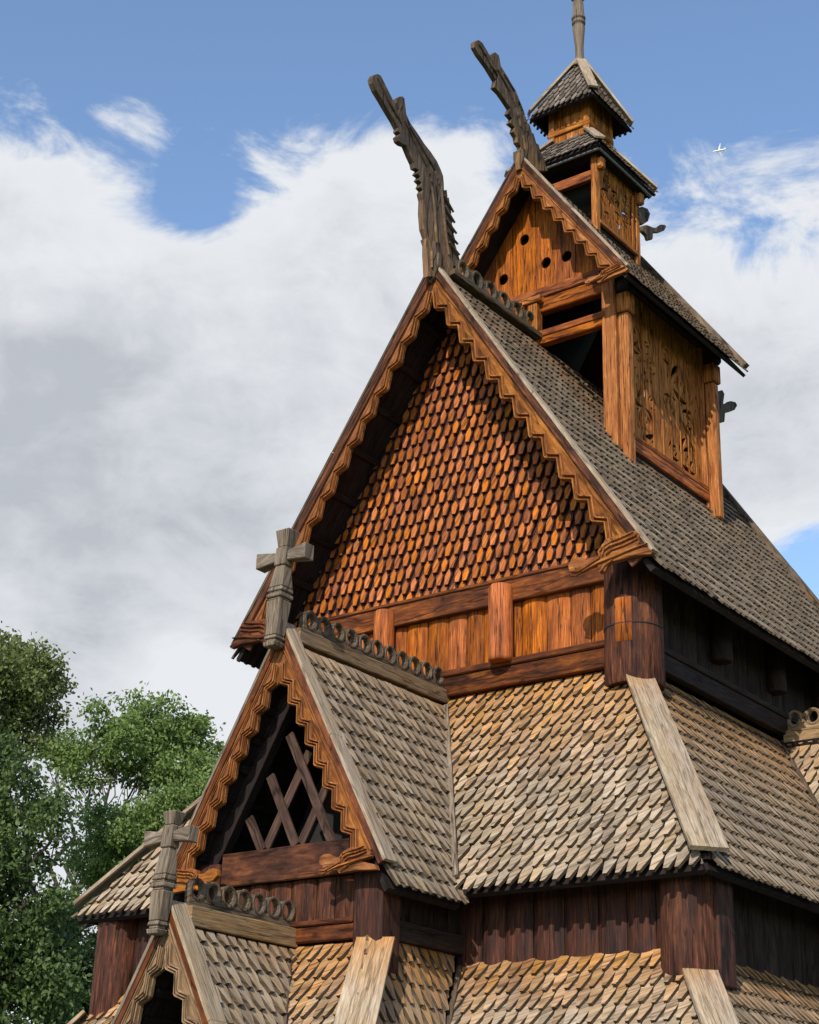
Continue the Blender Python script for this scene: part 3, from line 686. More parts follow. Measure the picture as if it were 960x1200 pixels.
# principal rafters inside the lattice gable
for sgn in (1, -1):
    b = MB(); ex = V3(sgn * cg, 0, -sg); n = V3(sgn * sg, 0, cg)
    p, q = V3(GX, PW + .03, GZ) - n * .32 + ex * .3, V3(GX, PW + .03, GZ) + ex * (Lg - .15) - n * .32
    b.box((p + q) / 2, (q - p) / 2, n * .11, Y * .08, ex); b.build('rafter', M['black'], church, bevel=.01)

# ---- side porch roof (ridge along X) ------------------------------------
sp_ = MB(); sd = MB(); xe = 6.9; SZ = GZ - .0
for sgn in (-1, 1):
    out = Y * sgn
    plane(sp_, sd, V3(0, PY, SZ), X, out, cg, sg, Lg, [(3.05, 0), (xe, 0), (xe, Lg), (3.03 + run2, Lg)], prot=lambda u, v: max(0, .5 - .4 * v) + random.uniform(-.1, .1), sp=.18, t=tg)
sroof = sp_.build('side_porch_roof', [M['shingle'], M['shingle_end']], church); sd.build('roof_boarding', M['black'], sroof)
crest(sroof, V3(3.14, PY, SZ - .02), V3(xe - .3, PY, SZ - .02), .305, .34, .088, th=.08, base=.10, mat='cross', prot=.3)
b = MB(); b.box(V3((3.14 + xe) / 2, PY, SZ - .10), X * ((xe - 3.14) / 2), Y * .13, Z * .10, X, prot=.5); b.build('ridge_beam', M['cross'], sroof, bevel=.01)
for sgn in (-1, 1):
    b = MB(); V = V3(0, sgn * cg, -sg); n = V3(0, sgn * sg, cg)
    b.box(V3(xe - .08, PY, SZ) + V * (Lg / 2) + n * .01, X * .09, V * (Lg / 2), n * .025, V); b.build('verge_board', M['grey'], sroof, bevel=.004)
b = MB(); b.prism([V3(xe - .35, PY - 1.75, 5.5), V3(xe - .35, PY + 1.75, 5.5), V3(xe - .35, PY, SZ - .25)], -X * .08, Z); b.build('gable_boards', M['tar_beam'], church)
for sgn in (-1, 1):
    yy = PY + sgn * 1.4
    p_ = ((AWX, yy), (xe - .3, yy)) if sgn < 0 else ((xe - .3, yy), (AWX, yy))
    plank_wall(*p_, .35, 6.2, (0, sgn), .42, .03).build('plank_wall', M['brown'], church)
plank_wall((xe - .3, PY - 1.4), (xe - .3, PY + 1.4), .35, 5.55, (1, 0), .42, .03).build('plank_wall', M['brown'], church)

# valley boards
def strip(parent, a, b, w, mat, name='valley_board', n=V3(0, -.5, .8), th=.05):
    mb = MB(); g = (b - a).normalized(); sd_ = g.cross(n).normalized(); nn = sd_.cross(g)
    mb.box((a + b) / 2, (b - a) / 2, sd_ * (w / 2), nn * (th / 2), g); return mb.build(name, M[mat], parent, bevel=.008)
strip(aroof, V3(GX + .10, -.13, 8.62), V3(GX + GRUN - .035, vy - .045, EZ - .02), .075, 'cross', th=.06)
strip(aroof, V3(GX - .10, -.13, 8.62), V3(GX - GRUN + .035, vy - .045, EZ - .02), .075, 'cross', th=.06)
strip(aroof, V3(3.13, PY - .10, 8.62), V3(3.03 + run2, PY - GRUN, EZ), .08, 'old', n=V3(.5, 0, .8))

# ---- ambulatory roof (second skirt) ------------------------------------
T3, D3, R3 = 4.72, 2.50, 1.78
c3, s3, L3 = slope(R3, D3)
amb = MB(); ad = MB(); t3 = .046
AX0, AY0, AY1 = 4.56, -1.62, 8.7
PX = 1.30                       # porch side wall x (right), left = -1.55
RS = .80                        # run of the steep slopes beside the porch
cs, ss, Ls = slope(RS, D3)
def protC(u, v): return max(0, 1.05 - .95 * v) + random.uniform(-.14, .14)
def protW(u, v): return max(0, 1.1 - .62 * v) + random.uniform(-.2, .2)
plane(amb, ad, V3(0, AY0, T3), X, -Y, c3, s3, L3, [(PX, 0), (AX0, 0), (AX0 + R3, L3), (PX + RS, L3)], prot=protC)
plane(amb, ad, V3(0, AY0, T3), X, -Y, c3, s3, L3, [(-AX0 - .3, 0), (-PX - .25, 0), (-PX - .25 - RS, L3), (-AX0 - R3 - .3, L3)], prot=protC)
plane(amb, ad, V3(AX0, 0, T3), Y, X, c3, s3, L3, [(AY0, 0), (AY1, 0), (AY1 + R3, L3), (AY0 - R3, L3)], prot=protC)
plane(amb, ad, V3(-AX0 - .3, 0, T3), Y, -X, c3, s3, L3, [(AY0, 0), (AY1, 0), (AY1 + R3, L3), (AY0 - R3, L3)], prot=protC)
plane(amb, ad, V3(0, AY1, T3), X, Y, c3, s3, L3, [(-AX0 - .3, 0), (AX0, 0), (AX0 + R3, L3), (-AX0 - .3 - R3, L3)], prot=protC)
mroof = amb.build('ambulatory_roof', [M['shingle'], M['shingle_end']], church); ad.build('roof_boarding', M['black'], mroof)
for (cx, cy, dx, dy) in ((AX0, AY0, 1, -1), (-AX0 - .3, AY0, -1, -1), (AX0, AY1, 1, 1), (-AX0 - .3, AY1, -1, 1)):
    hip_board(mroof, V3(cx, cy, T3), V3(dx * R3, dy * R3, 0), c3, s3, L3, w=.46, t0=.16, wr=.9)
q = R3 - .04
eave_rim(mroof, [(PX + RS, AY0 - q), (AX0 + q, AY0 - q), (AX0 + q, AY1 + q), (-AX0 - .3 - q, AY1 + q), (-AX0 - .3 - q, AY0 - q), (-PX - .25 - RS, AY0 - q)], T3 - D3 - .09)

# lower roof round the porch and its own little gable
PFY = PW - .07
LX, LY, LZ = .02, -5.50, 4.92; LRUN = 1.50; LDROP = LZ - (T3 - D3)
cl, sl, Ll = slope(LRUN, LDROP)
pb = MB(); pd = MB()
PL = -PX - .25
plane(pb, pd, V3(0, PFY, T3 + .04), X, -Y, c3, s3, L3, [(LX + .0, 0), (PX + .1, 0), (PX + .1 + RS, L3), (LX + LRUN, L3)], prot=protW, sp=.155, ex=.30)
plane(pb, pd, V3(0, PFY, T3 + .04), X, -Y, c3, s3, L3, [(PL, 0), (LX, 0), (LX - LRUN, L3), (PL - RS, L3)], prot=protW, sp=.155, ex=.30)
plane(pb, pd, V3(PX + .05, 0, T3 + .04), Y, X, cs, ss, Ls, [(PFY, 0), (AY0, 0), (AY0 - R3, Ls), (PFY - R3, Ls)], prot=protW, sp=.18, ex=.27)
plane(pb, pd, V3(PL - .05, 0, T3 + .04), Y, -X, cs, ss, Ls, [(PFY, 0), (AY0, 0), (AY0 - R3, Ls), (PFY - R3, Ls)], prot=protW, sp=.18, ex=.27)
lroof = pb.build('lower_porch_roof', [M['shingle'], M['shingle_end']], church); pd.build('roof_boarding', M['black'], lroof)
for sg_ in (1, -1):
    x0 = PX + .07 if sg_ > 0 else PL - .02
    a = V3(x0, PFY, T3 + .04)
    hip_board(lroof, a, V3(sg_ * RS, -R3, 0), c3, s3, L3, w=.54, t0=.02, wr=.86, split=0)
vroof, _, _, _ = gable_roof('portal_roof', church, (LX, LZ), LRUN, LDROP, LY, PFY, 'shingle',
    right_reg=[(LY + .08, 0), (PFY, 0), (PFY - R3, Ll), (LY + .08, Ll)], left_reg=[(LY + .08, 0), (PFY, 0), (PFY - R3, Ll), (LY + .08, Ll)], sp=.185, ex=.27, t=.048,
    prot=lambda u, v: max(0, .35 + (u + 4.2) * .5 - .5 * v) + random.uniform(-.15, .15))
gable_front(vroof, LX, LY, LZ, LRUN, LDROP, Ll, .34, .24, .34, .27, Ll - .2, .08, 'portal')
crest(vroof, V3(LX, LY + .24, LZ + .0), V3(LX, PFY + .02, LZ + .0), .275, .34, .085, th=.08, base=.10)
b = MB(); b.box(V3(LX, (LY + PFY) / 2 + .1, LZ - .11), X * .13, Y * ((PFY - LY) / 2 - .1), Z * .115, Y, prot=.5); b.build('ridge_beam', M['cross'], vroof, bevel=.01)
cross(vroof, V3(LX - .06, LY - .15, 4.55), 1.40, 1.11, .085, .66)
strip(lroof, V3(LX + .1, PFY - .1, T3 - .12), V3(LX + LRUN, PFY - R3 - .05, T3 - D3), .07, 'old', th=.05)
strip(mroof, V3(PX + .06, AY0 - .05, T3 - .10), V3(PX + RS, AY0 - R3, T3 - D3 - .02), .07, 'old', th=.05)

# ground floor: ambulatory walls, portal posts, sills and foundation
gz0, gz1 = .35, 2.9; wx, wy0, wy1 = AX0 + R3 - .5, AY0 - R3 + .5, AY1 + R3 - .5
for a, b_, o in (((PX + .3, wy0), (wx, wy0), (0, -1)), ((-wx - .3, wy0), (PL - .3, wy0), (0, -1)), ((wx, wy0), (wx, wy1), (1, 0)), ((wx, wy1), (-wx - .3, wy1), (0, 1)), ((-wx - .3, wy1), (-wx - .3, wy0), (-1, 0))):
    plank_wall(a, b_, gz0, gz1, o, .42, .03).build('plank_wall', M['brown'], church)
for a, b_, o in (((PX + .3, -4.7), (PX + .3, wy0), (1, 0)), ((PL - .3, wy0), (PL - .3, -4.7), (-1, 0)), ((.75, -4.7), (PX + .3, -4.7), (0, -1)), ((PL - .3, -4.7), (-.75, -4.7), (0, -1))):
    plank_wall(a, b_, gz0, gz1, o, .42, .03).build('plank_wall', M['brown'], church)
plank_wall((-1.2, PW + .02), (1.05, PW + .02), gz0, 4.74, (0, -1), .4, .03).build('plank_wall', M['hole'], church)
for xx in (.75, -.75, PX + .3, PL - .3):
    b = MB(); b.lathe(V3(xx, -4.75, .3), V3(xx, -4.75, 3.2), [(0, .19), (.05, .16), (.9, .15), (1, .19)], 20); b.build('portal_post', M['post'], church)
for xx in (LX + 1.2, LX - 1.2):
    b = MB(); b.lathe(V3(xx, LY + .3, 0), V3(xx, LY + .3, 2.75), [(0, .15), (.05, .13), (.9, .12), (1, .15)], 18); b.build('portal_post', M['post'], church)
b = MB(); b.bx(-wx - .42, wx + .12, wy0 - .12, wy1 + .12, -.05, .36); b.bx(PL - .45, PX + .45, -4.95, wy0, -.05, .36); b.bx(AWX - .2, xe - .15, PY - 1.55, PY + 1.55, -.05, .355)
b.build('stone_foundation', M['stone'], church, bevel=.03)
# ---- belfry straddling the ridge ----------------------------------------
TX = .0
bell = bpy.data.objects.new('belfry', None); COL.objects.link(bell); bell.parent = church; bell.location = (0, 0, 0)
TH, TY0, TY1 = 1.55, 2.30, 5.44
TZr, TRUN, TDROP, TYF, TYB = 19.22, 2.10, 2.98, 1.74, 6.02
ct, st, Lt = slope(TRUN, TDROP)
troof = MB(); tb = MB()
for sgn in (1, -1):
    V = V3(sgn * ct, 0, -st); N = V3(sgn * st, 0, ct); O = V3(TX, 0, TZr) - Z * (.09 / ct)
    shingles(troof, O, Y, V, N, [(TYF + .06, 0), (TYB, 0), (TYB, Lt), (TYF + .06, Lt)], .165, .27, .028, prot=lambda u, v: random.uniform(0, .15))
    deck(tb, O - Z * .007, Y, V, N, [(TYF, 0), (TYB, 0), (TYB, Lt), (TYF, Lt)], .06)
troof.build('belfry_roof', [M['shingle_old'], M['shingle_end']], bell); tb.build('roof_boarding', M['black'], bell)
for sgn in (1, -1):
    verge_boards(bell, (TX, 0, TZr + .02), sgn, TRUN, TDROP, TYF - .05, 0, M['grey'] if sgn > 0 else M['old'], w=.13)
    verge_boards(bell, (TX, 0, TZr + .02), sgn, TRUN, TDROP, TYB - .1, 0, M['crest'], w=.13, ext=.04, h=.06)
    bargeboard(bell, (TX, 0, TZr), sgn, TRUN, TDROP, .05, .372, .27, .37, M['barge'], y=TYF - .02, fascia=.085, ribs=2, s1=Lt - .18)
    ex = V3(sgn * ct, 0, -st); n = V3(sgn * st, 0, ct); fb = MB()
    p, q = V3(TX, TYF, TZr) - n * .06 + ex * .05, V3(TX, TYF, TZr) + ex * (Lt - .01) - n * .06
    fb.box((p + q) / 2 - Y * .012, (q - p) / 2, n * .045, Y * .03, ex); fb.build('fascia_board', M['post'], bell, bevel=.004)
BEAST3 = [(1.313, 16.185), (1.381, 16.243), (1.582, 16.229), (1.716, 16.299), (1.937, 16.308), (2.088, 16.227), (2.143, 16.156), (2.085, 16.122), (1.889, 16.118), (1.668, 16.086), (1.579, 16.075), (1.513, 16.137), (1.411, 16.144), (1.334, 16.125)]
beast(BEAST3, TYF - .06, bell, M['barge'], th=.08); beast(BEAST3, TYF - .06, bell, M['barge'], flip=TX, th=.08)
D2 = [(1.781, 18.918), (1.644, 18.877), (1.615, 19.022), (1.669, 19.368), (1.558, 19.395), (1.53, 19.497), (1.42, 19.542), (1.474, 19.664), (1.31, 19.658), (1.391, 19.797), (1.254, 19.825), (1.334, 19.983), (1.17, 20.049), (0.98, 20.116), (0.819, 20.126), (0.87, 20.304), (0.627, 20.427), (0.335, 20.517), (0.202, 20.596), (0.199, 20.704), (0.302, 20.816), (0.433, 20.837), (0.594, 20.756), (0.811, 20.617), (0.866, 20.577), (0.756, 20.675), (0.728, 20.767), (0.834, 20.891), (0.956, 20.894), (1.026, 20.697), (1.191, 20.633), (1.413, 20.51), (1.58, 20.352), (1.72, 20.196), (1.889, 20.019), (2.03, 19.843), (2.172, 19.657), (2.342, 19.506), (2.571, 19.358)]
C2 = [[(1.72, 20.159), (1.917, 20.017), (1.974, 20.031), (2.058, 19.896), (2.115, 19.911), (2.2, 19.757), (2.286, 19.769), (2.343, 19.654), (2.457, 19.571), (2.571, 19.377), (2.002, 19.241), (1.792, 19.667)]]
LL2 = [[(0.893, 20.548), (1.235, 20.345), (1.512, 20.099), (1.653, 19.769)], [(1.096, 20.583), (1.441, 20.425), (1.721, 20.131), (1.862, 19.799)], [(0.304, 20.726), (0.625, 20.563), (0.895, 20.411)], [(1.723, 19.627), (1.807, 19.402), (1.78, 19.025)]]
dragon(D2, C2, bell, TX, .09, M['old'], lines=LL2)
b = MB(); b.plate([(-.12, 0.10), (.12, .10), (.11, -.08), (.06, -.22), (0, -.30), (-.06, -.22), (-.11, -.08)], [], V3(TX, TYF - .09, TZr - .02), X, Z, .09, Z); b.build('apex_shield', M['old'], bell, bevel=.012)

# front: board gable with round holes, tie beam, rail, posts
zt = 16.68; hb = (TZr - .22 - zt) / TDROP * TRUN
def boards_gable(y, holes, name):
    mb = MB(); xs = [-1.75, -1.25, -.88, -.50, -.02, .42, .80, 1.25, 1.75]
    tri = ccw([(-hb, zt), (hb, zt), (0, TZr - .22)])
    for a, b_ in zip(xs, xs[1:]):
        reg = clip([(a + .006, zt), (b_ - .006, zt), (b_ - .006, 20), (a + .006, 20)], tri)
        if len(reg) < 3: continue
        hs = [[(hx + .10 * math.cos(t), hz + .11 * math.sin(t)) for t in [2*math.pi*k/18 for k in range(18)]] for hx, hz in holes if a + .1 < hx < b_ - .1]
        mb.plate(reg, hs, V3(0, y - random.uniform(0, .012), 0), X, Z, .04, Z, var=random.uniform(.3, .8))
    return mb.build(name, M['tar'], bell, bevel=.004)
boards_gable(TY0 - .04, [(-.26, 17.84), (.19, 17.22), (.62, 17.2), (-.70, 17.17), (.2, 17.95)][0:4], 'gable_boards')
b = MB(); b.prism([V3(-hb, 5.62, zt - .5), V3(hb, 5.62, zt - .5), V3(0, 5.62, TZr - .22)], Y * .05, Z); b.build('rear_gable_boards', M['tar_beam'], bell)
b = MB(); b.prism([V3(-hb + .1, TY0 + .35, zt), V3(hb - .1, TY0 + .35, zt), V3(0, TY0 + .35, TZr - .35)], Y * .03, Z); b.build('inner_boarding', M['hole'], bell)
b = MB(); b.bx(-1.5, 1.5, TY0 - .10, TY0 + .08, 16.23, 16.50); b.build('tie_beam', M['tar'], bell, bevel=.015)
b = MB(); b.bx(-1.55, 1.55, TY0 - .13, TY0 + .06, 16.505, 16.70); b.build('tie_beam', M['tar'], bell, bevel=.015)
b = MB(); b.bx(-1.4, 1.4, TY0 - .10, TY0 + .05, 15.60, 15.735); b.bx(-1.4, 1.4, TY0 - .115, TY0 + .04, 15.74, 15.86); b.build('rail', M['tar'], bell, bevel=.012)
b = MB(); b.bx(-.10, .10, TY0 - .20, TY0 - .02, 15.72, 16.38); b.bx(-.19, .19, TY0 - .24, TY0 + .0, 16.385, 16.50); b.build('king_post', M['turret'], bell, bevel=.012)
for (px, py) in ((1.46, TY0 + .02), (-1.46, TY0 + .02), (1.46, TY1), (-1.46, TY1)):
    b = MB(); b.bx(px - .13, px + .13, py - .13, py + .13, 13.2, 16.9, Z, var=.55); b.build('post', M['turret'], bell, bevel=.012)
    sx = 1 if px > 0 else -1
    b = MB(); yy = py + (.02 if py < 4 else -.02)
    b.bx(*(sorted((px + sx * .135, px + sx * .33))), yy - .10, yy + .10, 12.95 if py < 4 else 13.1, 15.75, Z, var=.7)
    b.build('buttress_post', M['turret'], bell, bevel=.03)
    b = MB(); b.bx(*(sorted((px + sx * .135, px + sx * .37))), yy - .13, yy + .13, 15.755, 16.12, Z, var=.6); b.build('post_head', M['turret'], bell, bevel=.02)
    b = MB(); b.bx(*(sorted((px + sx * .12, px + sx * .42))), yy - .12, yy + .12, 16.125, 16.40, X, var=.4); b.build('bracket', M['brown'], bell, bevel=.05)
for sx in (1, -1):
    b = MB(); b.box(V3(sx * 1.5, 3.95, 16.62), X * .10, Y * 1.95, Z * .13, Y); b.build('wall_plate', M['brown'], bell, bevel=.01)

def crescent(cx, cy, r, a0, span, w, n=7):
    o = [(cx + r * math.cos(a0 + span * k / n), cy + r * math.sin(a0 + span * k / n)) for k in range(n + 1)]
    i = []
    for k in range(n - 1, 0, -1):
        t = k / n; rr = r - w * math.sin(math.pi * t ** .8)
        i.append((cx + rr * math.cos(a0 + span * t), cy + rr * math.sin(a0 + span * t)))
    return o + i
def drop(cx, cy, a, l, w):
    p = [(0, 0), (.3, .55), (.6, .9), (.85, .7), (1, 0), (.85, -.7), (.6, -.9), (.3, -.55)]
    return [(cx + l * (x - .5) * math.cos(a) - w * y * math.sin(a) * .5, cy + l * (x - .5) * math.sin(a) + w * y * math.cos(a) * .5) for x, y in p]
def vine(cx, cy, R_, s, rnd):
    hs = [crescent(cx, cy, R_, rnd.uniform(0, .2) + s, 1.7, R_ * .36), crescent(cx, cy, R_, 2.1 + s, 1.8, R_ * .36), crescent(cx, cy, R_, 4.2 + s, 1.7, R_ * .36)]
    hs += [crescent(cx + R_ * .02, cy, R_ * .52, .6 + s, 2.2, R_ * .26), crescent(cx, cy, R_ * .52, 3.4 + s, 2.2, R_ * .26), drop(cx, cy, s, R_ * .36, R_ * .22)]
    return hs
def inside(p, poly):
    r = False
    for i in range(len(poly)):
        (x1, y1), (x2, y2) = poly[i-1], poly[i]
        if (y1 > p[1]) != (y2 > p[1]) and p[0] < (x2-x1)*(p[1]-y1)/(y2-y1)+x1: r = not r
    return r
def non_overlap(hs):
    keep = []; boxes = []
    for h in hs:
        b0 = (min(p[0] for p in h) - .012, min(p[1] for p in h) - .012, max(p[0] for p in h) + .012, max(p[1] for p in h) + .012)
        ok = True
        for k, bb in zip(keep, boxes):
            if b0[0] < bb[2] and bb[0] < b0[2] and b0[1] < bb[3] and bb[1] < b0[3]:
                if any(inside(p, k) for p in h) or any(inside(p, h) for p in k): ok = False; break
                if min((p[0]-q_[0])**2 + (p[1]-q_[1])**2 for p in h for q_ in k) < .012**2: ok = False; break
        if ok: keep.append(h); boxes.append(b0)
    return keep
rn = random.Random(3)
hs = []
for (cy_, cz_, r_) in ((3.02, 14.75, .36), (3.35, 14.18, .28), (2.95, 15.65, .30), (3.55, 15.35, .16), (4.62, 15.45, .36), (4.12, 15.85, .2), (4.12, 14.90, .17), (4.80, 14.12, .34), (4.30, 14.05, .2), (4.86, 14.80, .26), (3.55, 14.65, .14)):
    hs += vine(cy_, cz_, r_, rn.uniform(0, 6), rn)
for k in range(150):
    a, l = rn.uniform(0, 6.28), rn.uniform(.09, .17)
    ccx, ccy = rn.choice([(3.2, 14.3), (3.15, 15.4), (4.7, 15.3), (4.75, 14.2)])
    hs.append(drop(ccx + rn.gauss(0, .22), ccy + rn.gauss(0, .28), a, l, l * .45))
hs = [h for h in hs if all(2.55 < p[0] < 5.24 and 13.66 < p[1] < 16.3 for p in h)]
hs = non_overlap(hs)
for sx in (1, -1):
    mb = MB()
    if sx > 0: mb.plate([(2.44, 13.5), (5.32, 13.5), (5.32, 16.5), (2.44, 16.5)], hs, V3(1.50, 0, 0), Y, Z, .05, Z, var=.6)
    else: mb.plate([(2.44, 13.5), (5.32, 13.5), (5.32, 16.5), (2.44, 16.5)], hs[::7], V3(-1.45, 0, 0), Y, Z, .05, Z, var=.6)
    panel = mb.build('carved_panel', M['turret'], bell)
    mb = MB()   # narrow cover battens over the board joints
    yb = 2.6
    while yb < 5.4:
        mb.box(V3(sx * 1.505, yb, 15.0), X * .008, Y * .012, Z * 1.45, Z); yb += rn.uniform(.22, .34)
    mb.build('batten', M['turret'], panel)
    b = MB(); b.box(V3(sx * 1.545, 3.88, 13.53), X * .06, Y * 1.45, Z * .10, Y); b.box(V3(sx * 1.56, 3.88, 13.68), X * .045, Y * 1.45, Z * .045, Y); b.build('panel_sill', M['tar'], bell, bevel=.01)
    b = MB(); b.box(V3(sx * 1.50, 3.88, 13.25), X * .05, Y * 1.45, Z * .17, Y); b.build('base_board', M['black'], bell)
FL = [(5.577, 15.52), (5.655, 15.617), (5.735, 15.745), (5.942, 15.868), (6.022, 15.814), (5.952, 15.596), (6.097, 15.641), (6.273, 15.78), (6.465, 15.838), (6.532, 15.792), (6.418, 15.657), (6.191, 15.52), (6.014, 15.441), (5.966, 15.227), (5.806, 15.148), (5.705, 15.179), (5.714, 15.283), (5.553, 15.245)]
b = MB(); b.plate(FL, [], V3(1.66, 0, 0), Y, Z, .10, Z); b.build('leaf_finial', M['old'], bell, bevel=.02)

mb = MB(); xx = -1.34
while xx < 1.3:
    w_ = rn.uniform(.22, .32)
    if rn.random() > .12: mb.bx(xx, min(1.34, xx + w_ - .008), TY1 - .05, TY1, 13.2, 16.3 + .0, Z)
    xx += w_
mb.build('rear_boards', M['brown'], bell)
# cupola on the belfry ridge
cup = bpy.data.objects.new('cupola', None); COL.objects.link(cup); cup.parent = church
CX, CY, CH = -.03, 3.86, .79
for sx in (1, -1):
    for sy in (1, -1):
        b = MB(); b.bx(CX + sx*CH - .12 * (sx > 0) - .0 * (sx < 0), CX + sx*CH + .12 * (sx < 0), CY + sy*CH - .12 * (sy > 0), CY + sy*CH + .12 * (sy < 0), 17.7, 19.75, Z, var=.6)
        b.build('post', M['turret'], cup, bevel=.012)
        b = MB(); b.bx(*sorted((CX + sx*CH, CX + sx*(CH + .12))), *sorted((CY + sy*(CH - .16), CY + sy*CH)), 19.42, 19.66, X); b.build('bracket', M['turret'], cup, bevel=.03)
        hx = []
hs = []
for (cy_, cz_, r_) in ((CY - .36, 19.05, .19), (CY - .02, 19.2, .17), (CY + .05, 18.78, .17), (CY + .38, 18.95, .17), (CY - .32, 18.62, .14), (CY + .38, 19.35, .12), (CY - .3, 19.42, .13)):
    hs += vine(cy_, cz_, r_, rn.uniform(0, 6), rn)
hs = non_overlap([h for h in hs if all(abs(p[0] - CY) < .60 and 18.45 < p[1] < 19.6 for p in h)])
for sx in (1, -1):
    mb = MB(); mb.plate([(CY - CH + .1, 18.36), (CY + CH - .1, 18.36), (CY + CH - .1, 19.75), (CY - CH + .1, 19.75)], hs if sx > 0 else [], V3(CX + sx * (CH - .06), 0, 0), Y, Z, .04, Z, var=.5)
    mb.build('carved_panel', M['turret'], cup)
    b = MB(); b.box(V3(CX + sx * (CH - .02), CY, 18.36), X * .03, Y * (CH - .11), Z * .04, Y); b.box(V3(CX + sx * (CH - .02), CY + .55, 18.95), X * .02, Y * .03, Z * .6, Z); b.build('panel_frame', M['turret'], cup, bevel=.01)
    b = MB(); b.box(V3(CX + sx * (CH - .09), CY, 18.0), X * .02, Y * (CH - .11), Z * .33, Y); b.build('base_board', M['black'], cup)
b = MB(); b.bx(CX - CH + .12, CX + CH - .12, CY - CH + .02, CY - CH + .12, 19.25, 19.45); b.build('rail', M['tar'], cup, bevel=.01)
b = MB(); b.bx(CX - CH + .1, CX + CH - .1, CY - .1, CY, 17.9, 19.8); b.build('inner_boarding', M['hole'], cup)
def pyramid_roof(name, h0, z0, h1, z1, t=.022, sp=.125, ex=.20):
    mb = MB(); db = MB(); c_, s__, L_ = slope(h0 - h1, z1 - z0)
    for out, U in ((-Y, X), (X, Y), (Y, X), (-X, Y)):
        V = out * c_ - Z * s__; N = out * s__ + Z * c_
        ctr = V3(CX, CY, z1) + out * h1 - Z * (3.1 * t / c_)
        shingles(mb, ctr, U, V, N, [(-h1, 0), (h1, 0), (h0, L_), (-h0, L_)], sp, ex, t, prot=lambda u, v: random.uniform(0, .2), over=.03)
        deck(db, ctr - Z * .005, U, V, N, [(-h1, 0), (h1, 0), (h0, L_), (-h0, L_)], .05)
    o = mb.build(name, [M['shingle_dark'], M['shingle_end']], cup); db.build('roof_boarding', M['black'], cup)
    for sx in (1, -1):
        for sy in (1, -1):
            a = V3(CX + sx*h1, CY + sy*h1, z1); b_ = V3(CX + sx*h0*1.01, CY + sy*h0*1.01, z0); g = (b_ - a).normalized(); sd_ = g.cross(Z).normalized(); n = sd_.cross(g)
            m2 = MB(); m2.box((a + b_) / 2 + n * .0, (b_ - a) / 2, sd_ * .095, n * .022, g); m2.build('hip_board', M['grey'], cup, bevel=.004)
pyramid_roof('cupola_roof', 1.02, 19.86, .40, 20.68)
for (x0, y0, x1, y1) in ((-1, -1, 1, -1), (1, -1, 1, 1)):
    b = MB(); e = .95
    b.lathe(V3(CX + x0*e, CY + y0*e, 19.70), V3(CX + x1*e, CY + y1*e, 19.70), [(0, .028), (1, .028)], 8); b.build('gutter_pipe', M['lead'], cup)
b = MB(); b.bx(CX - .92, CX + .92, CY - .92, CY + .92, 19.72, 19.80); b.build('eave_boarding', M['black'], cup)
bh = .42
mb = MB()
for out, U in ((-Y, X), (X, Y), (Y, X), (-X, Y)):
    for k in range(5):
        u0 = -bh + .02 + k * (2*bh - .04) / 5; u1 = u0 + (2*bh - .04) / 5 - .006
        c0 = V3(CX, CY, 0) + out * bh
        pts = [c0 + U*u0 + Z*20.6, c0 + U*u1 + Z*20.6, c0 + U*u1 + Z*21.45, c0 + U*u0 + Z*21.45]
        mb.prism(pts, -out * .03, Z)
mb.build('lantern_boards', M['turret'], cup)
for out, U in ((-Y, X), (X, Y), (Y, X), (-X, Y)):
    b = MB()
    for k in (-1, 1): b.box(V3(CX, CY, 21.05) + out*(bh + .012) + U*k*(bh - .04), U*.06, out*.02, Z*.42, Z)
    b.box(V3(CX, CY, 20.80) + out*(bh + .016), U*(bh + .03), out*.025, Z*.06, U)
    b.build('lantern_frame', M['turret'], cup, bevel=.008)
pyramid_roof('lantern_roof', .71, 21.30, .06, 22.62)
b = MB(); b.lathe(V3(CX, CY, 22.45), V3(CX - .03, CY, 24.7), [(0, .20), (.05, .14), (.12, .085), (.24, .085), (.44, .125), (.475, .10), (.48, .135), (.50, .135), (.505, .115), (.525, .115), (.53, .14), (.55, .14), (.555, .12), (.70, .105), (.76, .09), (.77, .15), (.80, .17), (.83, .14), (.86, .07), (.93, .03), (1, .0)], 16)
b.build('spire', M['cross'], cup)
F2 = [(4.663, 19.016), (4.862, 19.142), (4.957, 19.17), (5.07, 19.195), (5.245, 19.277), (5.427, 19.446), (5.585, 19.521), (5.622, 19.485), (5.537, 19.364), (5.317, 19.201), (5.083, 19.08), (5.059, 18.921), (4.888, 18.808), (4.819, 18.894), (4.657, 18.906)]
b = MB(); b.plate(F2, [], V3(CX + .84, 0, 0), Y, Z, .08, Z)
F3 = [(4.577, 19.358), (4.731, 19.483), (4.921, 19.541), (5.029, 19.469), (4.943, 19.271), (4.709, 19.062), (4.638, 19.111), (4.567, 19.159)]
b.plate(F3, [], V3(CX + .82, 0, 0), Y, Z, .10, Z); b.build('leaf_finial', M['old'], cup, bevel=.02)
# ------------------------------------------------------------------ ground
def sheet(name, size, z, mat):
    mb = MB(); mb.add([V3(-size, -size, z), V3(size, -size, z), V3(size, size, z), V3(-size, size, z)], [[0, 1, 2, 3]], Y, var=.5)
    o = mb.build(name, mat); o['kind'] = 'structure'; return o
g = plain('summer_grass', (.055, .09, .025), .95); sheet('ground', 9000, 0, g)
gp = plain('gravel_path', (.13, .12, .105), .95)
mb = MB(); mb.add([V3(-9.5, -8.5, .004), V3(9.5, -8.5, .004), V3(9.5, 13, .004), V3(-9.5, 13, .004)], [[0, 1, 2, 3]], Y, var=.5); o = mb.build('path', gp); o['kind'] = 'structure'

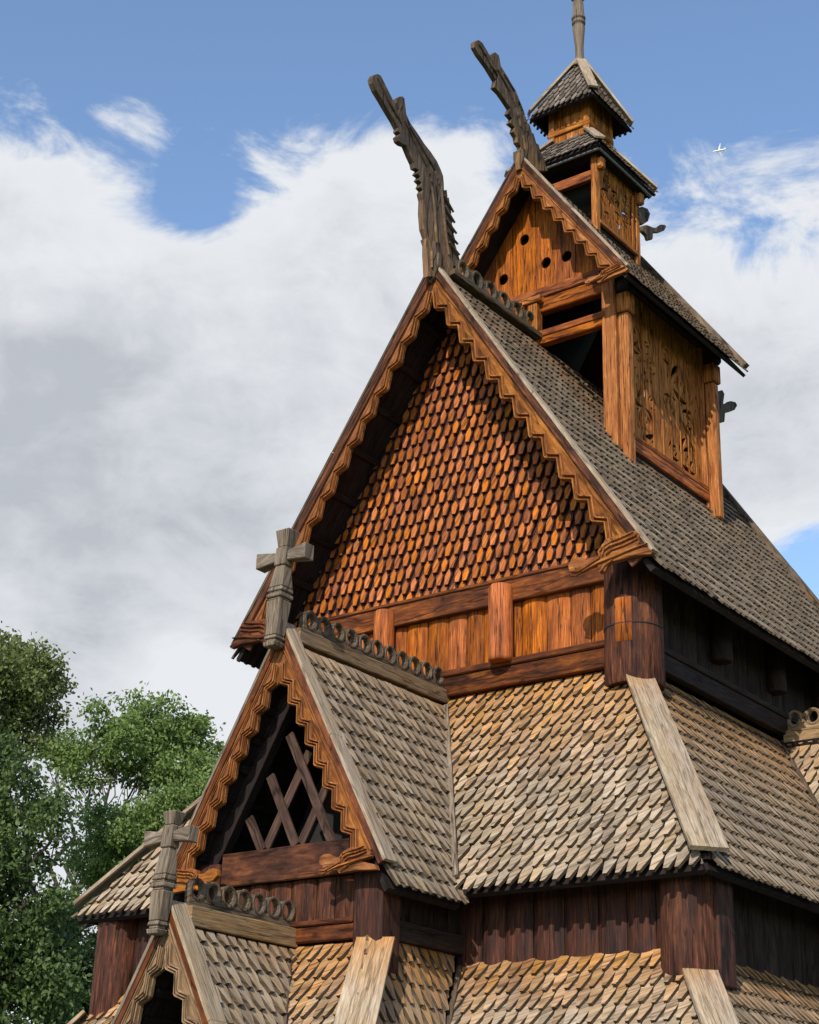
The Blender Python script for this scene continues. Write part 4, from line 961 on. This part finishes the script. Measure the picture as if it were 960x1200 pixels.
# ------------------------------------------------------------------ trees
def leafmat(name, c0, c1, c2):
    m, nt, N, L = newmat(name)
    at = N.new('ShaderNodeAttribute'); at.attribute_name = 'var'
    r = ramp(N, [(.0, c0), (.5, c1), (1, c2)]); L.new(at.outputs['Fac'], r.inputs[0])
    d = N.new('ShaderNodeBsdfPrincipled'); d.inputs['Roughness'].default_value = .55; d.inputs['Specular IOR Level'].default_value = .3; L.new(r.outputs[0], d.inputs['Base Color'])
    t = N.new('ShaderNodeBsdfTranslucent'); L.new(r.outputs[0], t.inputs[0])
    mx = N.new('ShaderNodeMixShader'); mx.inputs[0].default_value = .35; L.new(d.outputs[0], mx.inputs[1]); L.new(t.outputs[0], mx.inputs[2])
    o = N.new('ShaderNodeOutputMaterial'); L.new(mx.outputs[0], o.inputs[0]); return m
LM = [leafmat('ash_leaves', (.075, .125, .028), (.145, .215, .052), (.23, .30, .09)), leafmat('dark_maple_leaves', (.045, .072, .020), (.080, .125, .034), (.135, .19, .058)), leafmat('yellowish_leaves', (.085, .11, .028), (.13, .16, .045), (.19, .22, .07))]
BM = wood('grey_bark', (.03, .024, .02), (.065, .053, .042), (.11, .095, .078), grain=10, tone=.1, knots=False)

def tree(label, base, lobes, leaves, seed, lm, leaf=.17, trunk_r=.28, fork=.45, lean=(0, 0), group='leafy trees behind the church'):
    """lobes: (x, y, z, r, squash) relative to base; leaves: cluster count"""
    rg = np.random.default_rng(seed); rr = random.Random(seed)
    t = thing('broadleaf_tree', label, 'tree', base, group=group)
    mb = MB()
    zf = max(l[2] for l in lobes) * fork
    def limb(a, b, r0, r1, n=7, wob=.25):
        pts = []; d = b - a
        for k in range(n + 1):
            s = k / n; p = a + d * s
            if 0 < k < n: p = p + V3(rr.uniform(-1, 1), rr.uniform(-1, 1), rr.uniform(-.5, .5)) * wob * d.length / n
            pts.append(p)
        for k in range(n):
            ra = r0 + (r1 - r0) * k / n; rb_ = r0 + (r1 - r0) * (k + 1) / n
            mb.lathe(pts[k], pts[k+1], [(0, ra), (1.0, rb_)], 7 if r0 > .08 else 5, caps=False, var=.5)
        return pts
    top = V3(lean[0], lean[1], zf)
    tr = limb(V3(0, 0, -.3), top, trunk_r, trunk_r * .62, 8, .12)
    cl = []
    extra = []
    for (x, y, z, r, sq) in lobes:
        for k in range(3):
            a_ = rr.uniform(0, 6.28); h_ = rr.uniform(-.5, 1.0)
            extra.append((x + r * .85 * math.cos(a_), y + r * .85 * math.sin(a_), z + r * sq * h_, r * rr.uniform(.28, .42), .8))
    for li, (x, y, z, r, sq) in enumerate(list(lobes) + extra):
        c0 = V3(x, y, z)
        st_ = tr[min(len(tr) - 1, rr.randint(len(tr) - 4, len(tr) - 1))]
        if li < len(lobes): lp = limb(st_, c0 - V3(0, 0, r * sq * .25), trunk_r * .36, trunk_r * .10, 8, .42)
        n = int(leaves * 3.1 * (r ** 2) * (.6 + .4 * sq))
        for k in range(n):
            v = rg.normal(size=3); v /= np.linalg.norm(v); q = rg.uniform(.25, 1) ** .45
            lump = 1 + .22 * math.sin(v[0] * 5 + x * 3) * math.cos(v[2] * 4 + y)
            p = V3(x + v[0] * r * q * lump, y + v[1] * r * q * lump, z + v[2] * r * sq * q * lump)
            cl.append(p)
            if k % 30 == 0:
                s0 = lp[rr.randint(3, len(lp) - 1)]
                limb(s0, p, trunk_r * .09, .012, 4, .3)
    mb.build('trunk', BM, t)
    # leaves: clumps of small pointed quads
    per = 58; C = np.array([[p.x, p.y, p.z] for p in cl]); K = len(C)
    P = np.repeat(C, per, 0) + rg.normal(size=(K * per, 3)) * np.array([.24, .24, .15])
    nq = len(P)
    a = rg.normal(size=(nq, 3)); a[:, 2] -= .5; a /= np.linalg.norm(a, axis=1)[:, None]
    b_ = rg.normal(size=(nq, 3)); b_ = np.cross(a, b_); b_ /= np.linalg.norm(b_, axis=1)[:, None]
    s = leaf * rg.uniform(.6, 1.25, (nq, 1))
    v0 = P; v1 = P + a * s * .5 + b_ * s * .26; v2 = P + a * s; v3 = P + a * s * .5 - b_ * s * .26
    co = np.stack([v0, v1, v2, v3], 1).reshape(-1, 3).astype(np.float32)
    me = bpy.data.meshes.new('crown'); me.vertices.add(nq * 4); me.vertices.foreach_set('co', co.ravel())
    me.loops.add(nq * 4); me.loops.foreach_set('vertex_index', np.arange(nq * 4, dtype=np.int32)); me.polygons.add(nq)
    me.polygons.foreach_set('loop_start', np.arange(0, nq * 4, 4, dtype=np.int32)); me.update(calc_edges=True)
    at = me.attributes.new('var', 'FLOAT', 'POINT')
    cv = np.repeat(rg.uniform(0, 1, K), per); at.data.foreach_set('value', np.repeat(np.clip(cv * .5 + rg.uniform(0, .5, nq), 0, 1), 4).astype(np.float32))
    me.materials.append(LM[lm]); me.validate()
    o = bpy.data.objects.new('crown', me); COL.objects.link(o); o.parent = t
    return t
tree('airy light green tree with forked grey trunk showing sky between its branches', (-32.19, 21.67, 0), [(1.77, 1.91, 18.42, 1.34, 0.8), (2.09, 3.65, 18.29, 1.09, 0.8), (1.58, 0.25, 17.41, 1.26, 0.8), (0.29, 0.32, 16.65, 1.01, 0.8), (3.24, 1.96, 16.47, 1.12, 0.7), (0.72, 2.26, 16.86, 0.89, 0.7), (-1.21, 0.14, 17.45, 0.89, 0.7), (3.3, 3.43, 16.94, 0.74, 0.7), (1.65, 0.33, 13.1, 0.86, 0.7)], 11, 1, 0, trunk_r=0.3, fork=0.62, leaf=0.19)
tree('tall olive tree at the left picture edge whose crown rises highest', (-26.38, 13.07, 0), [(0.19, 0.23, 16.97, 1.24, 0.8), (-0.37, -0.46, 15.79, 1.69, 0.9), (0.47, 0.57, 15.38, 0.96, 0.8), (-0.96, 0.41, 17.77, 0.86, 0.8), (0.78, 0.94, 16.78, 0.68, 0.8)], 12, 2, 2, trunk_r=0.35, fork=0.6, leaf=0.17)
tree('dense dark green tree filling the lower left corner', (-21.31, 9.80, 0), [(0.12, 0.14, 8.35, 1.3, 1.0), (-0.28, -0.35, 10.07, 1.37, 1.0), (0.77, 0.91, 7.11, 1.1, 0.9), (0.02, 0.02, 11.69, 0.9, 0.9), (1.37, 0.07, 11.09, 0.63, 0.8), (-0.5, 0.96, 6.54, 1.53, 0.9), (-1.67, -0.48, 12.72, 1.27, 0.9)], 14, 3, 1, trunk_r=0.3, fork=0.5, leaf=0.17)
tree('bushy bright green tree crowding up behind the left aisle roof', (-25.61, 19.91, 0), [(-0.96, -0.99, 13.16, 1.21, 0.8), (-0.04, -0.04, 13.8, 1.09, 0.8), (0.72, 0.71, 14.43, 0.85, 0.8), (-2.38, -1.05, 12.31, 0.99, 0.8), (-0.53, -0.54, 12.23, 1.21, 0.9), (-1.91, -2.02, 10.74, 0.67, 0.8), (0.82, 0.81, 12.61, 1.21, 0.9)], 13, 4, 0, trunk_r=0.26, fork=0.5, leaf=0.17)
tree('low round tree between the aisle corner post and the dark tree', (-22.92, 14.04, 0), [(-0.05, -0.05, 8.34, 0.97, 0.9), (-0.59, -0.66, 9.24, 0.6, 0.8), (0.5, 0.54, 7.33, 1.08, 0.9), (-0.11, -0.12, 6.94, 1.08, 0.9)], 14, 5, 1, trunk_r=0.2, fork=0.5, leaf=0.17)

# ------------------------------------------------------------------ airliner
pl = thing('airplane', 'tiny white airliner flying high in the blue gap to the right of the belfry spire', 'airplane', (-2906.8, 6079.6, 4639.5))
pl.rotation_euler = (0, R(-55), R(-75)); pl.scale = (1.4, 1.4, 1.4)
b = MB(); b.lathe(V3(0, -22, 0), V3(0, 22, 0), [(0, .2), (.06, 1.6), (.14, 2.2), (.7, 2.2), (.9, 1.3), (1, .3)], 14); b.build('fuselage', M['white_paint'], pl)
for sx in (1, -1):
    b = MB(); b.prism([V3(sx*1.8, -6, -.8), V3(sx*22, 6, .8), V3(sx*22, 8, .8), V3(sx*1.8, 3, -.8)], Z * .5, X); b.build('wing', M['white_paint'], pl)
    b = MB(); b.prism([V3(sx*.8, 16, .6), V3(sx*7.5, 20, .8), V3(sx*7.5, 21.5, .8), V3(sx*.8, 20.5, .6)], Z * .3, X); b.build('tailplane', M['white_paint'], pl)
    b = MB(); b.lathe(V3(sx*7, -7, -1.6), V3(sx*7, -2, -1.6), [(0, 1.0), (.3, 1.2), (1, .7)], 12); b.build('engine', M['lead'], pl)
b = MB(); b.prism([V3(0, 14, 2), V3(0, 20, 8.5), V3(0, 22, 8.5), V3(0, 21, 1.5)], X * .4, Z); b.build('fin', M['white_paint'], pl)

# ------------------------------------------------------------------ camera
cam = bpy.data.cameras.new('camera'); co = bpy.data.objects.new('camera', cam); COL.objects.link(co)
fw = V3(-0.560511, 0.732508, 0.386341); rt = V3(0.800816, 0.598280, 0.027492); up = V3(0.211002, -0.324797, 0.921946)
mw = Matrix((( rt.x, up.x, -fw.x, 0), (rt.y, up.y, -fw.y, 0), (rt.z, up.z, -fw.z, 0), (0, 0, 0, 1)))
mw.translation = V3(14.071, -19.604, 1.6)
co.matrix_world = mw
cam.sensor_fit = 'VERTICAL'; cam.sensor_height = 24; cam.sensor_width = 24 * 819 / 1024; cam.lens = 1994.1 / 1200 * 24; cam.clip_end = 60000; cam.clip_start = .1
scene.camera = co

# ------------------------------------------------------------------ light
SUN_EL, BETA = R(36), R(18)          # sun height; azimuth measured from -Y towards +X
sd3 = V3(math.sin(BETA) * math.cos(SUN_EL), -math.cos(BETA) * math.cos(SUN_EL), math.sin(SUN_EL))
sl_ = bpy.data.lights.new('sun', 'SUN'); sl_.energy = 4.7; sl_.angle = R(.5); sl_.color = (1, .93, .82)
so = bpy.data.objects.new('sun', sl_); COL.objects.link(so); so.rotation_euler = sd3.to_track_quat('Z', 'Y').to_euler(); so.location = (10, -30, 30)
w = bpy.data.worlds.new('World'); scene.world = w; w.use_nodes = True
nt = w.node_tree; N = nt.nodes; L = nt.links; N.clear()
sky = N.new('ShaderNodeTexSky'); sky.sky_type = 'NISHITA'; sky.sun_disc = False; sky.sun_elevation = SUN_EL
sky.sun_rotation = math.atan2(sd3.x, sd3.y); sky.air_density = 1.0; sky.dust_density = .6; sky.ozone_density = 2.0
bg = N.new('ShaderNodeBackground'); bg.inputs[1].default_value = 0.14; 
hs_ = N.new('ShaderNodeHueSaturation'); hs_.inputs['Saturation'].default_value = 1.02; hs_.inputs['Value'].default_value = 1.5; L.new(sky.outputs[0], hs_.inputs['Color']); L.new(hs_.outputs[0], bg.inputs[0])
tc = N.new('ShaderNodeTexCoord')
def math_(op, a, b=None, c=None, clamp=False):
    m = N.new('ShaderNodeMath'); m.operation = op; m.use_clamp = clamp
    for i, v in enumerate((a, b, c)):
        if v is None: continue
        if isinstance(v, (int, float)): m.inputs[i].default_value = v
        else: L.new(v, m.inputs[i])
    return m.outputs[0]
def cnoise(sc, det, ro, off=(0, 0, 0), dist=0.0, zs=1.7):
    mp = N.new('ShaderNodeMapping'); mp.inputs['Location'].default_value = off; mp.inputs['Scale'].default_value = (1, 1, zs); L.new(tc.outputs['Generated'], mp.inputs[0])
    n = N.new('ShaderNodeTexNoise'); n.inputs['Scale'].default_value = sc; n.inputs['Detail'].default_value = det; n.inputs['Roughness'].default_value = ro; n.inputs['Distortion'].default_value = dist
    L.new(mp.outputs[0], n.inputs[0]); return n.outputs[0]
def blob(d, k, amp):
    vm = N.new('ShaderNodeVectorMath'); vm.operation = 'DOT_PRODUCT'; L.new(tc.outputs['Generated'], vm.inputs[0]); vm.inputs[1].default_value = d
    e = math_('MULTIPLY', math_('SUBTRACT', vm.outputs['Value'], 1.0), k)
    return math_('MULTIPLY', math_('EXPONENT', e), amp)
dens = cnoise(3.2, 9, .56, (.3, 1.1, .7), .3)
dens = math_('MULTIPLY', math_('SUBTRACT', dens, .5), 2.4)
fine = math_('MULTIPLY', math_('SUBTRACT', cnoise(12, 9, .62, (4, 2, 1), .5), .5), 2.3)
dens = math_('SUBTRACT', math_('ADD', dens, fine), .45)  # cloud cover thinned outside the view to lower the ambient light
for d, k, amp in [((-0.6285, 0.4819, 0.6105), 137.6, -0.9), ((-0.5535, 0.5679, 0.6092), 176.7, -0.75), ((-0.4545, 0.6448, 0.6145), 235.3, -0.5), ((-0.3605, 0.7112, 0.6035), 137.6, -0.85), ((-0.6035, 0.5946, 0.5313), 2753.8, -0.42), ((-0.6097, 0.5747, 0.5459), 2053.9, -0.28), ((-0.6265, 0.5231, 0.5777), 2485.3, 0.12), ((-0.4261, 0.7261, 0.5397), 1104.6, 0.1), ((-0.6755, 0.5251, 0.5177), 137.6, 0.5), ((-0.6231, 0.6919, 0.3647), 22.5, 0.8), ((-0.5379, 0.6243, 0.5664), 706.9, 0.5), ((-0.5259, 0.6542, 0.5435), 1104.6, 0.3), ((-0.4747, 0.6751, 0.5647), 1104.6, 0.3), ((-0.3486, 0.7838, 0.5139), 328.6, 0.6), ((-0.3792, 0.8246, 0.4199), 276.1, 0.5), ((-0.3684, 0.8601, 0.3529), 2485.3, -1.0), ((-0.6147, 0.5461, 0.5691), 4418.3, 0.26), ((-0.3982, 0.7227, 0.5649), 3068.2, 0.3), ((-0.7344, 0.5753, 0.3602), 44.2, 0.45), ((-0.5605, 0.7325, 0.3863), 4.0, 0.45)]:
    dens = math_('ADD', dens, blob(d, k, amp))
mask = N.new('ShaderNodeMapRange'); mask.interpolation_type = 'SMOOTHSTEP'; mask.inputs[1].default_value = -.14; mask.inputs[2].default_value = .36; L.new(dens, mask.inputs[0])
# cloud body: bright tops, greyer thick parts
sh = cnoise(6.0, 7, .52, (7, 3, 5), .15, 1.5)
shm = N.new('ShaderNodeMapRange'); shm.inputs[1].default_value = .36; shm.inputs[2].default_value = .78; L.new(sh, shm.inputs[0])
sh2 = cnoise(17, 6, .6, (2, 9, 4), .3, 1.4)
shm2 = math_('MULTIPLY', math_('SUBTRACT', sh2, .5), 1.6)
thick = N.new('ShaderNodeMapRange'); thick.inputs[1].default_value = .35; thick.inputs[2].default_value = 1.1; L.new(dens, thick.inputs[0])
greyf = math_('MULTIPLY', math_('ADD', shm.outputs[0], shm2), thick.outputs[0])
for d, k, amp in [((-0.7111, 0.5732, 0.4071), 397.6, 0.55), ((-0.7075, 0.5522, 0.441), 1104.6, 0.3), ((-0.6655, 0.6677, 0.3336), 176.7, 0.25), ((-0.5236, 0.6252, 0.5788), 490.9, -0.2), ((-0.5852, 0.6359, 0.5031), 621.3, 0.12), ((-0.6706, 0.686, 0.2824), 1590.6, -0.6), ((-0.3749, 0.8267, 0.4196), 397.6, 0.2), ((-0.4144, 0.8349, 0.3622), 1590.6, -0.6)]:
    greyf = math_('ADD', greyf, blob(d, k, amp))
greyf = math_('MINIMUM', math_('MAXIMUM', greyf, 0), 1)
cc = N.new('ShaderNodeMixRGB'); cc.inputs[1].default_value = (.76, .785, .82, 1); cc.inputs[2].default_value = (.47, .50, .55, 1); L.new(greyf, cc.inputs[0])
cb = N.new('ShaderNodeBackground'); cb.inputs[1].default_value = 1.0; L.new(cc.outputs[0], cb.inputs[0])
ms = N.new('ShaderNodeMixShader'); L.new(mask.outputs[0], ms.inputs[0]); L.new(bg.outputs[0], ms.inputs[1]); L.new(cb.outputs[0], ms.inputs[2])
ow = N.new('ShaderNodeOutputWorld'); L.new(ms.outputs[0], ow.inputs[0])

vs = scene.view_settings; vs.view_transform = 'Standard'; vs.look = 'None'; vs.exposure = 0.1; vs.gamma = 1; vs.use_curve_mapping = False
scene.render.engine = 'CYCLES'; scene.cycles.max_bounces = 6; scene.cycles.diffuse_bounces = 3; scene.cycles.use_denoising = True
